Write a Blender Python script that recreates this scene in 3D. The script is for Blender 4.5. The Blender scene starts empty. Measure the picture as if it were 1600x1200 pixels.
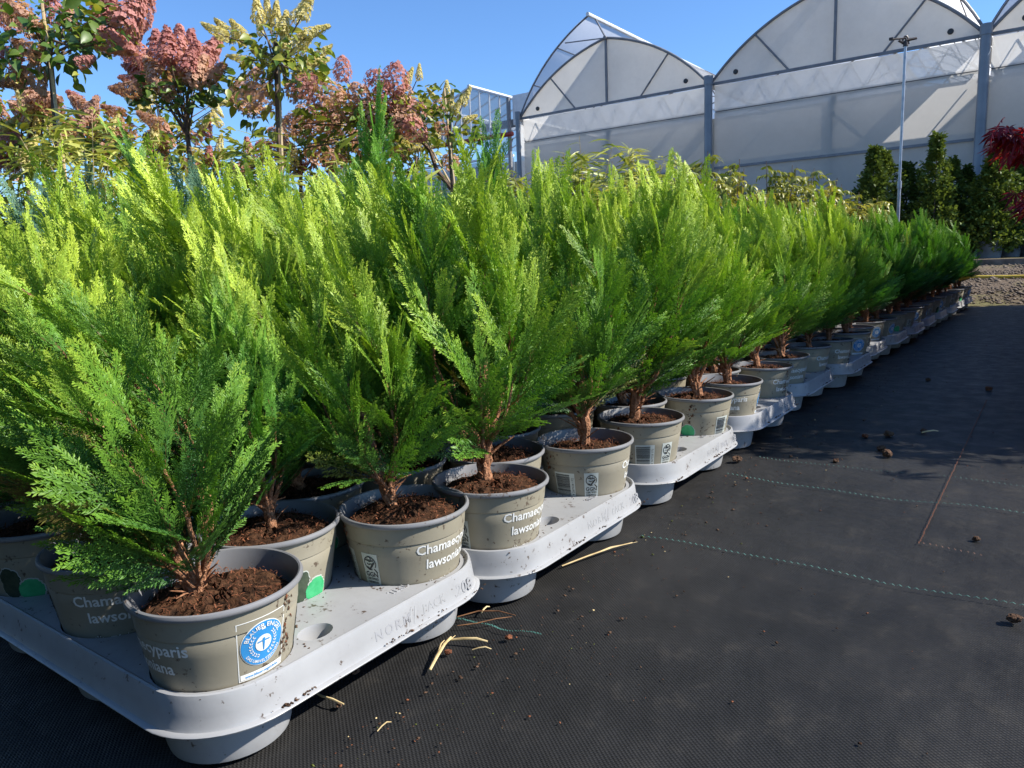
import bpy, bmesh, math, random
import numpy as np
from mathutils import Vector, Matrix, Euler

# ------------------------------------------------------------------ camera
SC = bpy.context.scene
COL = SC.collection
F_PX, PITCH, ROLL, YAW = 1152.4, 0.160, -0.039, 0.632
EYE = Vector((0.0, 0.0, 0.485))
cy, sy = math.cos(YAW), math.sin(YAW)
FWD = Vector((-sy * math.cos(PITCH), cy * math.cos(PITCH), -math.sin(PITCH)))
RGT0 = Vector((cy, sy, 0.0))
UP0 = RGT0.cross(FWD)
RGT = RGT0 * math.cos(ROLL) + UP0 * math.sin(ROLL)
UPV = -RGT0 * math.sin(ROLL) + UP0 * math.cos(ROLL)
cam_d = bpy.data.cameras.new('camera')
cam_d.sensor_width = 36.0
cam_d.lens = F_PX / 1600.0 * 36.0
cam_d.clip_start = 0.02
cam_d.clip_end = 2000.0
cam = bpy.data.objects.new('camera', cam_d)
COL.objects.link(cam)
M3 = Matrix((RGT, UPV, -FWD)).transposed()
cam.matrix_world = Matrix.Translation(EYE) @ M3.to_4x4()
SC.camera = cam

# ------------------------------------------------------------------ light
SUN_AZ, SUN_EL = math.radians(62.0), math.radians(40.0)   # azimuth clockwise from +Y
SUN_DIR = Vector((math.sin(SUN_AZ) * math.cos(SUN_EL), math.cos(SUN_AZ) * math.cos(SUN_EL), math.sin(SUN_EL)))
world = bpy.data.worlds.new('World')
SC.world = world
world.use_nodes = True
wn = world.node_tree
wn.nodes.clear()
w_out = wn.nodes.new('ShaderNodeOutputWorld')
w_bg = wn.nodes.new('ShaderNodeBackground')
w_sky = wn.nodes.new('ShaderNodeTexSky')
w_sky.sky_type = 'NISHITA'
w_sky.sun_disc = False
w_sky.sun_elevation = SUN_EL
w_sky.sun_rotation = SUN_AZ
w_sky.air_density = 1.0
w_sky.dust_density = 0.0
w_sky.ozone_density = 10.0
w_bg.inputs['Strength'].default_value = 0.12
wn.links.new(w_sky.outputs[0], w_bg.inputs[0])
wn.links.new(w_bg.outputs[0], w_out.inputs[0])
sun_d = bpy.data.lights.new('sun', 'SUN')
sun_d.energy = 5.0
sun_d.angle = math.radians(0.5)
sun_d.color = (1.0, 0.95, 0.87)
sun = bpy.data.objects.new('sun', sun_d)
COL.objects.link(sun)
sun.rotation_euler = (-SUN_DIR).to_track_quat('-Z', 'Y').to_euler()
sun.location = (4, 3, 8)
SC.view_settings.view_transform = 'Standard'
SC.view_settings.look = 'None'
SC.view_settings.exposure = 0.85
SC.view_settings.gamma = 1.0
SC.view_settings.use_curve_mapping = False
SC.render.engine = 'CYCLES'
SC.cycles.max_bounces = 8
SC.cycles.transparent_max_bounces = 12
SC.cycles.use_denoising = True

R = random.Random(7)
NR = np.random.default_rng(11)
PI = math.pi
D2R = math.radians


def ray(px, py):
    """viewing direction with unit depth for a place in the 1600 x 1200 photograph"""
    return RGT * ((px - 800.0) / F_PX) - UPV * ((py - 600.0) / F_PX) + FWD


def at_depth(px, py, z):
    return EYE + ray(px, py) * z


def at_y(px, py, y):
    d = ray(px, py)
    return EYE + d * (y / d.y)


def at_z(px, py, z=0.0):
    d = ray(px, py)
    return EYE + d * ((z - EYE.z) / d.z)


# ------------------------------------------------------------------ materials
def new_mat(name):
    m = bpy.data.materials.new(name)
    m.use_nodes = True
    nt = m.node_tree
    nt.nodes.clear()
    out = nt.nodes.new('ShaderNodeOutputMaterial')
    return m, nt, out


def nd(nt, typ, **kw):
    n = nt.nodes.new(typ)
    for k, v in kw.items():
        if k.startswith('i_'):
            n.inputs[k[2:].replace('_', ' ')].default_value = v
        else:
            setattr(n, k, v)
    return n


def ramp(nt, stops, fac=None, interp='LINEAR'):
    n = nt.nodes.new('ShaderNodeValToRGB')
    cr = n.color_ramp
    cr.interpolation = interp
    while len(cr.elements) < len(stops):
        cr.elements.new(0.5)
    for e, (p, c) in zip(cr.elements, stops):
        e.position = p
        e.color = (*c, 1.0) if len(c) == 3 else c
    if fac is not None:
        nt.links.new(fac, n.inputs[0])
    return n


def noise(nt, scale, detail=3.0, rough=0.55, coord='Object', vec=None):
    n = nt.nodes.new('ShaderNodeTexNoise')
    n.inputs['Scale'].default_value = scale
    n.inputs['Detail'].default_value = detail
    n.inputs['Roughness'].default_value = rough
    if vec is None:
        tc = nt.nodes.new('ShaderNodeTexCoord')
        vec = tc.outputs[coord]
    nt.links.new(vec, n.inputs['Vector'])
    return n


def math_n(nt, op, a, b=None, clamp=False):
    n = nt.nodes.new('ShaderNodeMath')
    n.operation = op
    n.use_clamp = clamp
    for k, v in enumerate((a, b)):
        if v is None:
            continue
        if isinstance(v, (int, float)):
            n.inputs[k].default_value = v
        else:
            nt.links.new(v, n.inputs[k])
    return n.outputs[0]


def mix_c(nt, fac, a, b, mode='MIX'):
    n = nt.nodes.new('ShaderNodeMix')
    n.data_type = 'RGBA'
    n.blend_type = mode
    for sock, v in ((n.inputs[0], fac), (n.inputs[6], a), (n.inputs[7], b)):
        if isinstance(v, (int, float)):
            sock.default_value = v
        elif isinstance(v, tuple):
            sock.default_value = (*v, 1.0)
        else:
            nt.links.new(v, sock)
    return n.outputs[2]


def principled(nt, out, color=None, rough=0.5, spec=0.5, metal=0.0):
    p = nt.nodes.new('ShaderNodeBsdfPrincipled')
    p.inputs['Roughness'].default_value = rough
    p.inputs['Specular IOR Level'].default_value = spec
    p.inputs['Metallic'].default_value = metal
    if isinstance(color, tuple):
        p.inputs['Base Color'].default_value = (*color, 1.0)
    elif color is not None:
        nt.links.new(color, p.inputs['Base Color'])
    nt.links.new(p.outputs[0], out.inputs[0])
    return p


def bump(nt, height, strength, dist, p):
    b = nt.nodes.new('ShaderNodeBump')
    b.inputs['Strength'].default_value = strength
    b.inputs['Distance'].default_value = dist
    nt.links.new(height, b.inputs['Height'])
    nt.links.new(b.outputs[0], p.inputs['Normal'])
    return b


def mat_varied(name, c1, c2, scale=20.0, rough=0.5, spec=0.5, metal=0.0, bmp=0.0, bscale=None, bdist=0.002, detail=4.0):
    m, nt, out = new_mat(name)
    n = noise(nt, scale, detail)
    r = ramp(nt, [(0.32, c1), (0.68, c2)], n.outputs[0])
    p = principled(nt, out, r.outputs[0], rough, spec, metal)
    if bmp:
        n2 = noise(nt, bscale or scale * 3, 5)
        bump(nt, n2.outputs[0], bmp, bdist, p)
    return m


def mat_plain(name, c, rough=0.5, spec=0.5, metal=0.0):
    k = 0.88
    return mat_varied(name, tuple(x * k for x in c), c, 35.0, rough, spec, metal)


def mat_dirty_plastic(name, base, dirt, rough, amount=0.62, lo=None, streak=False, spec=0.45):
    m, nt, out = new_mat(name)
    tc = nt.nodes.new('ShaderNodeTexCoord')
    info = nt.nodes.new('ShaderNodeObjectInfo')
    add = nt.nodes.new('ShaderNodeVectorMath')
    add.operation = 'ADD'
    sc = nt.nodes.new('ShaderNodeVectorMath')
    sc.operation = 'SCALE'
    comb = nt.nodes.new('ShaderNodeCombineXYZ')
    for i in range(3):
        nt.links.new(info.outputs['Random'], comb.inputs[i])
    nt.links.new(comb.outputs[0], sc.inputs[0])
    sc.inputs['Scale'].default_value = 37.0
    nt.links.new(tc.outputs['Object'], add.inputs[0])
    nt.links.new(sc.outputs[0], add.inputs[1])
    v = add.outputs[0]
    n1 = noise(nt, 9.0, 4, vec=v)
    n2 = noise(nt, 150.0, 3, 0.6, vec=v)
    n3 = noise(nt, 26.0, 4, 0.6, vec=v)
    c = ramp(nt, [(0.3, tuple(x * 0.86 for x in base)), (0.7, base)], n1.outputs[0]).outputs[0]
    mask = math_n(nt, 'ADD', math_n(nt, 'MULTIPLY', n2.outputs[0], 0.6), math_n(nt, 'MULTIPLY', n3.outputs[0], 0.5))
    spk = ramp(nt, [(amount, (0, 0, 0)), (amount + 0.05, (1, 1, 1))], mask)
    c = mix_c(nt, spk.outputs[0], c, dirt)
    film = ramp(nt, [(0.45, (0, 0, 0)), (0.8, (0.35, 0.35, 0.35))], n3.outputs[0])
    c = mix_c(nt, film.outputs[0], c, tuple(0.5 * a + 0.5 * b for a, b in zip(base, dirt)))
    hue = ramp(nt, [(0, (0.93, 0.93, 0.95)), (1, (1.0, 1.0, 0.98))], info.outputs['Random'])
    c = mix_c(nt, 1.0, c, hue.outputs[0], 'MULTIPLY')
    p = principled(nt, out, c, rough, spec)
    rr = ramp(nt, [(0.3, (rough * 0.8,) * 3), (0.75, (min(1, rough * 1.5),) * 3)], n3.outputs[0])
    nt.links.new(rr.outputs[0], p.inputs['Roughness'])
    bump(nt, mask, 0.15, 0.001, p)
    return m


MAT = {}
MAT['tray'] = mat_dirty_plastic('grey tray plastic', (0.33, 0.332, 0.336), (0.06, 0.035, 0.02), 0.34, 0.655)
MAT['pot'] = mat_dirty_plastic('taupe pot plastic', (0.285, 0.258, 0.190), (0.07, 0.045, 0.028), 0.42, 0.645)
MAT['rim'] = mat_dirty_plastic('dark grey rim plastic', (0.21, 0.21, 0.215), (0.10, 0.07, 0.05), 0.33, 0.66)
MAT['print_white'] = mat_plain('white print', (0.74, 0.74, 0.70), 0.5)
MAT['print_pale'] = mat_plain('pale grey print', (0.50, 0.53, 0.48), 0.5)
MAT['print_black'] = mat_plain('black print', (0.025, 0.025, 0.025), 0.5)
MAT['print_blue'] = mat_plain('blue print', (0.035, 0.25, 0.56), 0.45)
MAT['print_green'] = mat_varied('green print', (0.02, 0.30, 0.10), (0.06, 0.42, 0.17), 60, 0.5)
MAT['print_dark'] = mat_varied('dark green print', (0.022, 0.04, 0.022), (0.05, 0.07, 0.04), 150, 0.5)
MAT['soil'] = mat_varied('peat soil', (0.016, 0.009, 0.006), (0.085, 0.04, 0.02), 130, 0.95, 0.1, 0, 0.9, 190, 0.004)
MAT['fibre'] = mat_varied('peat fibre', (0.06, 0.020, 0.010), (0.24, 0.09, 0.042), 60, 0.85, 0.2)
MAT['bark'] = mat_varied('reddish bark', (0.15, 0.065, 0.032), (0.44, 0.22, 0.12), 150, 0.85, 0.15, 0, 1.0, 300, 0.004, 6.0)
MAT['bark_grey'] = mat_varied('grey brown bark', (0.07, 0.045, 0.03), (0.20, 0.14, 0.10), 40, 0.85, 0.2, 0, 0.6, 90, 0.004)
MAT['cane'] = mat_varied('pale bamboo cane', (0.36, 0.26, 0.13), (0.55, 0.42, 0.24), 18, 0.5, 0.4)
MAT['straw'] = mat_varied('dry straw', (0.40, 0.28, 0.12), (0.72, 0.57, 0.30), 40, 0.6, 0.3)
MAT['twig'] = mat_varied('brown twig', (0.11, 0.05, 0.025), (0.26, 0.13, 0.06), 60, 0.8, 0.2)
MAT['clod'] = mat_varied('earth clod', (0.04, 0.022, 0.014), (0.14, 0.085, 0.055), 110, 0.95, 0.1, 0, 1.0, 220, 0.004)
MAT['wood'] = mat_varied('weathered plank', (0.10, 0.085, 0.07), (0.24, 0.21, 0.18), 7, 0.8, 0.2, 0, 0.5, 60, 0.004)
MAT['hose'] = mat_varied('yellow hose', (0.52, 0.36, 0.03), (0.66, 0.48, 0.06), 12, 0.45)
MAT['steel'] = mat_varied('galvanised steel', (0.26, 0.27, 0.30), (0.40, 0.41, 0.43), 14, 0.38, 0.5, 0.7)
MAT['frame'] = mat_varied('dark greenhouse frame', (0.14, 0.145, 0.16), (0.20, 0.205, 0.22), 6, 0.5)
MAT['pipe'] = mat_varied('slate grey pipe', (0.13, 0.155, 0.19), (0.19, 0.215, 0.25), 3, 0.35)
MAT['black'] = mat_plain('black plastic', (0.02, 0.02, 0.022), 0.45)
MAT['brass'] = mat_varied('dull brass', (0.025, 0.02, 0.02), (0.06, 0.045, 0.04), 50, 0.45, 0.5, 0.3)
MAT['red'] = mat_varied('red painted steel', (0.20, 0.022, 0.02), (0.28, 0.035, 0.03), 10, 0.45)
MAT['alu'] = mat_varied('white aluminium', (0.55, 0.57, 0.60), (0.7, 0.71, 0.73), 8, 0.4)
MAT['nursery_pot'] = mat_varied('grey container', (0.14, 0.15, 0.16), (0.22, 0.23, 0.24), 10, 0.5)
MAT['tag'] = mat_plain('white tie', (0.7, 0.7, 0.7), 0.6)


def mat_leafy(name, stops, trans=0.24, tint=(1.05, 1.2, 0.5), rough=0.45, spec=0.30, var=0.24):
    """foliage: the attribute 'tint' holds (age along the shoot, random, brown twig)"""
    m, nt, out = new_mat(name)
    at = nd(nt, 'ShaderNodeAttribute', attribute_name='tint')
    sep = nt.nodes.new('ShaderNodeSeparateColor')
    nt.links.new(at.outputs['Color'], sep.inputs[0])
    info = nt.nodes.new('ShaderNodeObjectInfo')
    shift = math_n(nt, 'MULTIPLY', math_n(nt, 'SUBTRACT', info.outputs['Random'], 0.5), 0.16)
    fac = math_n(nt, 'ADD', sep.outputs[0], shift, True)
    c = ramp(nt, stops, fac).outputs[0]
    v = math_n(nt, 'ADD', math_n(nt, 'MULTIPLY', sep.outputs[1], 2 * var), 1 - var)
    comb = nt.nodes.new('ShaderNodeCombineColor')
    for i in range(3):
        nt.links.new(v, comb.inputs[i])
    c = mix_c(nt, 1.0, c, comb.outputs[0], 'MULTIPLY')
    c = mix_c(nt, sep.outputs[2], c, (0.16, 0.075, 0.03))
    p = nt.nodes.new('ShaderNodeBsdfPrincipled')
    p.inputs['Roughness'].default_value = rough
    p.inputs['Specular IOR Level'].default_value = spec
    nt.links.new(c, p.inputs['Base Color'])
    tr = nt.nodes.new('ShaderNodeBsdfTranslucent')
    ct = mix_c(nt, 1.0, c, tint, 'MULTIPLY')
    nt.links.new(ct, tr.inputs[0])
    mx = nt.nodes.new('ShaderNodeMixShader')
    mx.inputs[0].default_value = trans
    nt.links.new(p.outputs[0], mx.inputs[1])
    nt.links.new(tr.outputs[0], mx.inputs[2])
    nt.links.new(mx.outputs[0], out.inputs[0])
    return m


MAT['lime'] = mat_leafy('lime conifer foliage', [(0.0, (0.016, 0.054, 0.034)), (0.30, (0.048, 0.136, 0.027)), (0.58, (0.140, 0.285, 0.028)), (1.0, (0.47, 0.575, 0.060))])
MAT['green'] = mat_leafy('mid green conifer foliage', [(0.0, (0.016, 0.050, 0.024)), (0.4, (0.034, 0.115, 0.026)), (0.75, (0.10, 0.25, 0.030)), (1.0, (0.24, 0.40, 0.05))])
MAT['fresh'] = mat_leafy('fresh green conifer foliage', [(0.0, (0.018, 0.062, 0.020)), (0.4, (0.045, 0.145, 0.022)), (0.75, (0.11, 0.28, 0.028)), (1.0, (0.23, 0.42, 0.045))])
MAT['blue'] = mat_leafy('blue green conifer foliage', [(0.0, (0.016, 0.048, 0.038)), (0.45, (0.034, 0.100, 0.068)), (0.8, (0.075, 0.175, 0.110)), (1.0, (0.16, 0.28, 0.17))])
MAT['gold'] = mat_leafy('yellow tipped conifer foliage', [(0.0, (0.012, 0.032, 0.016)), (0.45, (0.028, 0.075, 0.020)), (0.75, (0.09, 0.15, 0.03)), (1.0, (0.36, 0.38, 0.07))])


def mat_leaf(name, a, b, trans=0.3, rough=0.4, spec=0.4):
    m, nt, out = new_mat(name)
    info = nt.nodes.new('ShaderNodeObjectInfo')
    at = nd(nt, 'ShaderNodeAttribute', attribute_name='tint')
    sep = nt.nodes.new('ShaderNodeSeparateColor')
    nt.links.new(at.outputs['Color'], sep.inputs[0])
    n = noise(nt, 40.0, 3)
    f = math_n(nt, 'ADD', math_n(nt, 'MULTIPLY', info.outputs['Random'], 0.45), math_n(nt, 'ADD', math_n(nt, 'MULTIPLY', sep.outputs[1], 0.4), math_n(nt, 'MULTIPLY', n.outputs[0], 0.3)), True)
    c = ramp(nt, [(0.15, a), (0.85, b)], f).outputs[0]
    c = mix_c(nt, sep.outputs[2], c, (0.11, 0.06, 0.035))
    p = nt.nodes.new('ShaderNodeBsdfPrincipled')
    p.inputs['Roughness'].default_value = rough
    p.inputs['Specular IOR Level'].default_value = spec
    nt.links.new(c, p.inputs['Base Color'])
    tr = nt.nodes.new('ShaderNodeBsdfTranslucent')
    nt.links.new(mix_c(nt, 1.0, c, (1.3, 1.25, 0.7), 'MULTIPLY'), tr.inputs[0])
    mx = nt.nodes.new('ShaderNodeMixShader')
    mx.inputs[0].default_value = trans
    nt.links.new(p.outputs[0], mx.inputs[1])
    nt.links.new(tr.outputs[0], mx.inputs[2])
    nt.links.new(mx.outputs[0], out.inputs[0])
    return m


MAT['leaf_green'] = mat_leaf('hydrangea leaf', (0.045, 0.105, 0.02), (0.18, 0.25, 0.035))
MAT['leaf_yellow'] = mat_leaf('yellowing leaf', (0.13, 0.20, 0.025), (0.42, 0.37, 0.05))
MAT['leaf_bamboo'] = mat_leaf('bamboo leaf', (0.15, 0.22, 0.03), (0.46, 0.46, 0.11))
MAT['leaf_cane'] = mat_leaf('bronze shrub leaf', (0.10, 0.15, 0.02), (0.36, 0.33, 0.06))
MAT['leaf_hedge'] = mat_leaf('hedge leaf', (0.026, 0.055, 0.014), (0.145, 0.195, 0.036), 0.25, 0.5, 0.2)
MAT['leaf_maple'] = mat_leaf('red maple leaf', (0.16, 0.010, 0.016), (0.50, 0.024, 0.036), 0.45)
MAT['pink'] = mat_leaf('pink florets', (0.34, 0.12, 0.11), (0.60, 0.30, 0.26), 0.35, 0.7, 0.1)
MAT['dusty'] = mat_leaf('dusty pink florets', (0.38, 0.19, 0.13), (0.62, 0.39, 0.28), 0.35, 0.7, 0.1)
MAT['cream'] = mat_leaf('cream florets', (0.50, 0.43, 0.13), (0.72, 0.64, 0.32), 0.35, 0.7, 0.1)
MAT['grass_bits'] = mat_leaf('moss', (0.06, 0.09, 0.015), (0.16, 0.17, 0.03))


def mat_film(name, col, t_transp, t_transl):
    m, nt, out = new_mat(name)
    n = noise(nt, 0.7, 4, 0.6)
    n2 = noise(nt, 14.0, 4, 0.6)
    c = ramp(nt, [(0.3, tuple(x * 0.88 for x in col)), (0.7, col)], n.outputs[0]).outputs[0]
    c = mix_c(nt, math_n(nt, 'MULTIPLY', n2.outputs[0], 0.16), c, (0.33, 0.31, 0.28))
    p = nt.nodes.new('ShaderNodeBsdfPrincipled')
    p.inputs['Roughness'].default_value = 0.3
    p.inputs['Specular IOR Level'].default_value = 0.35
    nt.links.new(c, p.inputs['Base Color'])
    bump(nt, n.outputs[0], 0.25, 0.1, p)
    tl = nt.nodes.new('ShaderNodeBsdfTranslucent')
    nt.links.new(c, tl.inputs[0])
    tp = nt.nodes.new('ShaderNodeBsdfTransparent')
    tp.inputs[0].default_value = (0.95, 0.96, 0.97, 1)
    m1 = nt.nodes.new('ShaderNodeMixShader')
    m1.inputs[0].default_value = t_transl
    nt.links.new(p.outputs[0], m1.inputs[1])
    nt.links.new(tl.outputs[0], m1.inputs[2])
    m2 = nt.nodes.new('ShaderNodeMixShader')
    m2.inputs[0].default_value = t_transp
    nt.links.new(m1.outputs[0], m2.inputs[1])
    nt.links.new(tp.outputs[0], m2.inputs[2])
    nt.links.new(m2.outputs[0], out.inputs[0])
    return m


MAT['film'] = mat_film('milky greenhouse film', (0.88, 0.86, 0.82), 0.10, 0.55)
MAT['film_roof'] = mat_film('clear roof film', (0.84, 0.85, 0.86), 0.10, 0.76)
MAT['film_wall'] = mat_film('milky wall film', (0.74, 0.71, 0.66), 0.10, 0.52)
MAT['glass'] = mat_film('greenhouse glass', (0.42, 0.52, 0.60), 0.55, 0.25)
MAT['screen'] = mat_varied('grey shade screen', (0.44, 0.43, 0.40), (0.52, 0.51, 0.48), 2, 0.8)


def mat_ground_cover():
    m, nt, out = new_mat('black woven ground cover')
    tc = nt.nodes.new('ShaderNodeTexCoord')
    sep = nt.nodes.new('ShaderNodeSeparateXYZ')
    warp = noise(nt, 6.0, 3, 0.5, vec=tc.outputs['Object'])
    add = nt.nodes.new('ShaderNodeVectorMath')
    add.operation = 'MULTIPLY_ADD'
    nt.links.new(warp.outputs['Color'], add.inputs[0])
    add.inputs[1].default_value = (0.006, 0.006, 0.0)
    nt.links.new(tc.outputs['Object'], add.inputs[2])
    nt.links.new(add.outputs[0], sep.inputs[0])
    kx, ky = 2 * PI / 0.0062, 2 * PI / 0.0048
    sx = math_n(nt, 'SINE', math_n(nt, 'MULTIPLY', sep.outputs[0], kx))
    syn = math_n(nt, 'SINE', math_n(nt, 'MULTIPLY', sep.outputs[1], ky))
    weave = math_n(nt, 'MULTIPLY', sx, syn)
    thr = math_n(nt, 'SINE', math_n(nt, 'MULTIPLY', sep.outputs[1], ky * 2))
    h = math_n(nt, 'ADD', math_n(nt, 'MULTIPLY', weave, 0.5), math_n(nt, 'MULTIPLY', thr, 0.25))
    big = noise(nt, 2.2, 5, 0.6, vec=tc.outputs['Object'])
    mid = noise(nt, 18.0, 5, 0.65, vec=tc.outputs['Object'])
    fine = noise(nt, 240.0, 3, 0.6, vec=tc.outputs['Object'])
    c = ramp(nt, [(0.3, (0.011, 0.011, 0.011)), (0.62, (0.023, 0.0225, 0.022)), (0.85, (0.040, 0.038, 0.035))], big.outputs[0]).outputs[0]
    wv = ramp(nt, [(0.0, (0.48, 0.48, 0.48)), (1.0, (1.55, 1.55, 1.55))], math_n(nt, 'ADD', math_n(nt, 'MULTIPLY', h, 0.6), 0.5, True))
    c = mix_c(nt, 1.0, c, wv.outputs[0], 'MULTIPLY')
    dust = ramp(nt, [(0.56, (0, 0, 0)), (0.75, (0.35, 0.35, 0.35))], mid.outputs[0])
    c = mix_c(nt, dust.outputs[0], c, (0.05, 0.044, 0.036))
    spk = ramp(nt, [(0.74, (0, 0, 0)), (0.79, (0.8, 0.8, 0.8))], fine.outputs[0])
    c = mix_c(nt, spk.outputs[0], c, (0.16, 0.12, 0.075))
    p = principled(nt, out, c, 0.5, 0.22)
    rr = ramp(nt, [(0.3, (0.42,) * 3), (0.7, (0.66,) * 3)], mid.outputs[0])
    nt.links.new(rr.outputs[0], p.inputs['Roughness'])
    hh = math_n(nt, 'ADD', math_n(nt, 'MULTIPLY', h, 1.0), math_n(nt, 'MULTIPLY', mid.outputs[0], 4.0))
    hh = math_n(nt, 'ADD', hh, math_n(nt, 'MULTIPLY', big.outputs[0], 22.0))
    bump(nt, hh, 0.75, 0.0011, p)
    return m


def mat_gravel():
    m, nt, out = new_mat('gravelly earth')
    n1 = noise(nt, 0.9, 5, 0.6)
    n2 = noise(nt, 28.0, 5, 0.7)
    c = ramp(nt, [(0.3, (0.07, 0.05, 0.034)), (0.5, (0.125, 0.092, 0.064)), (0.75, (0.21, 0.165, 0.12))], n2.outputs[0]).outputs[0]
    moss = ramp(nt, [(0.5, (0, 0, 0)), (0.62, (0.8, 0.8, 0.8))], n1.outputs[0])
    c = mix_c(nt, math_n(nt, 'MULTIPLY', moss.outputs[0], n2.outputs[0]), c, (0.16, 0.17, 0.035))
    p = principled(nt, out, c, 0.95, 0.15)
    bump(nt, n2.outputs[0], 1.0, 0.02, p)
    return m


MAT['mat'] = mat_ground_cover()
MAT['gravel'] = mat_gravel()
MAT['teal'] = mat_plain('teal thread', (0.035, 0.15, 0.125), 0.6)
MAT['orange'] = mat_plain('rust thread', (0.13, 0.042, 0.016), 0.7)
MAT['pebble'] = mat_varied('pebbles', (0.06, 0.042, 0.028), (0.18, 0.135, 0.095), 40, 0.85)

# ------------------------------------------------------------------ object helpers


def link(name, me, parent=None):
    o = bpy.data.objects.new(name, me)
    COL.objects.link(o)
    if parent is not None:
        o.parent = parent
    return o


def tag(o, label=None, cat=None, group=None, kind=None):
    if label:
        o['label'] = label
    if cat:
        o['category'] = cat
    if group:
        o['group'] = group
    if kind:
        o['kind'] = kind
    return o


def thing(name, label, cat, loc=(0, 0, 0), group=None, rot=(0, 0, 0)):
    o = link(name, None)
    o.empty_display_size = 0.05
    o.location = loc
    o.rotation_euler = rot
    return tag(o, label, cat, group)


class MB:
    def __init__(self):
        self.v, self.f, self.m = [], [], []
        self.mats = []

    def mi(self, key):
        if key not in self.mats:
            self.mats.append(key)
        return self.mats.index(key)

    def add(self, verts, faces, key):
        b = len(self.v)
        self.v += [tuple(p) for p in verts]
        k = self.mi(key)
        for f in faces:
            self.f.append(tuple(b + i for i in f))
            self.m.append(k)

    def box(self, c, s, key, rot=None):
        c = Vector(c)
        pts = []
        for dx in (-.5, .5):
            for dy in (-.5, .5):
                for dz in (-.5, .5):
                    p = Vector((dx * s[0], dy * s[1], dz * s[2]))
                    if rot is not None:
                        p = rot @ p
                    pts.append(c + p)
        self.add(pts, [(0, 1, 3, 2), (4, 6, 7, 5), (0, 4, 5, 1), (2, 3, 7, 6), (0, 2, 6, 4), (1, 5, 7, 3)], key)

    def tube(self, pts, rad, key, n=8, caps=True):
        pts = [Vector(p) for p in pts]
        if isinstance(rad, (int, float)):
            rad = [rad] * len(pts)
        rings = []
        ref = None
        for i, p in enumerate(pts):
            t = (pts[min(i + 1, len(pts) - 1)] - pts[max(i - 1, 0)])
            if t.length < 1e-9:
                t = Vector((0, 0, 1))
            t.normalize()
            if ref is None:
                ref = Vector((1, 0, 0)) if abs(t.x) < 0.8 else Vector((0, 1, 0))
            a = (ref - t * ref.dot(t))
            if a.length < 1e-6:
                a = t.orthogonal()
            a.normalize()
            ref = a
            b = t.cross(a)
            rings.append([p + (a * math.cos(2 * PI * k / n) + b * math.sin(2 * PI * k / n)) * rad[i] for k in range(n)])
        vs = [q for r in rings for q in r]
        fs = []
        for i in range(len(rings) - 1):
            for k in range(n):
                k2 = (k + 1) % n
                fs.append((i * n + k, i * n + k2, (i + 1) * n + k2, (i + 1) * n + k))
        if caps:
            fs.append(tuple(range(n - 1, -1, -1)))
            fs.append(tuple((len(rings) - 1) * n + k for k in range(n)))
        self.add(vs, fs, key)

    def lathe(self, prof, key, n=48, c=(0, 0, 0), closed=False):
        vs, fs = [], []
        for r, z in prof:
            for k in range(n):
                a = 2 * PI * k / n
                vs.append((c[0] + r * math.cos(a), c[1] + r * math.sin(a), c[2] + z))
        for i in range(len(prof) - 1):
            for k in range(n):
                k2 = (k + 1) % n
                fs.append((i * n + k, i * n + k2, (i + 1) * n + k2, (i + 1) * n + k))
        self.add(vs, fs, key)

    def mesh(self, name, smooth=False):
        me = bpy.data.meshes.new(name)
        me.from_pydata(self.v, [], self.f)
        for k in self.mats:
            me.materials.append(MAT[k])
        me.polygons.foreach_set('material_index', self.m)
        if smooth:
            me.polygons.foreach_set('use_smooth', [True] * len(me.polygons))
            me.set_sharp_from_angle(angle=D2R(38))
        me.update()
        return me

    def build(self, name, parent=None, smooth=False):
        return link(name, self.mesh(name, smooth), parent)


def np_mesh(name, verts, tris, tint=None, mat=None, nper=3):
    me = bpy.data.meshes.new(name)
    nv, nf = len(verts), len(tris)
    me.vertices.add(nv)
    me.vertices.foreach_set('co', np.ascontiguousarray(verts, dtype=np.float32).ravel())
    me.loops.add(nf * nper)
    me.loops.foreach_set('vertex_index', np.ascontiguousarray(tris, dtype=np.int32).ravel())
    me.polygons.add(nf)
    me.polygons.foreach_set('loop_start', np.arange(0, nf * nper, nper, dtype=np.int32))
    if tint is not None:
        a = me.color_attributes.new('tint', 'FLOAT_COLOR', 'POINT')
        t4 = np.ones((nv, 4), dtype=np.float32)
        t4[:, :3] = tint
        a.data.foreach_set('color', t4.ravel())
    if mat:
        me.materials.append(MAT[mat])
    me.update(calc_edges=True)
    return me


def set_mat(o, key):
    o.material_slots[0].link = 'OBJECT'
    o.material_slots[0].material = MAT[key]


ORD = ['first', 'second', 'third', 'fourth', 'fifth', 'sixth', 'seventh', 'eighth', 'ninth', 'tenth', 'eleventh', 'twelfth', 'thirteenth',
       'fourteenth', 'fifteenth', 'sixteenth', 'seventeenth', 'eighteenth', 'nineteenth', 'twentieth', 'twenty-first', 'twenty-second',
       'twenty-third', 'twenty-fourth', 'twenty-fifth', 'twenty-sixth', 'twenty-seventh', 'twenty-eighth', 'twenty-ninth', 'thirtieth']

# ------------------------------------------------------------------ ground


def ground_z(y):
    ks = [(-1e9, 0.0), (7.55, 0.0), (9.2, 0.160), (10.6, 0.262), (11.2, 0.30), (1e9, 0.30)]
    for (a, za), (b, zb) in zip(ks, ks[1:]):
        if y <= b:
            return za + (zb - za) * (y - a) / (b - a) if b < 1e8 else za
    return 0.3


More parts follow.
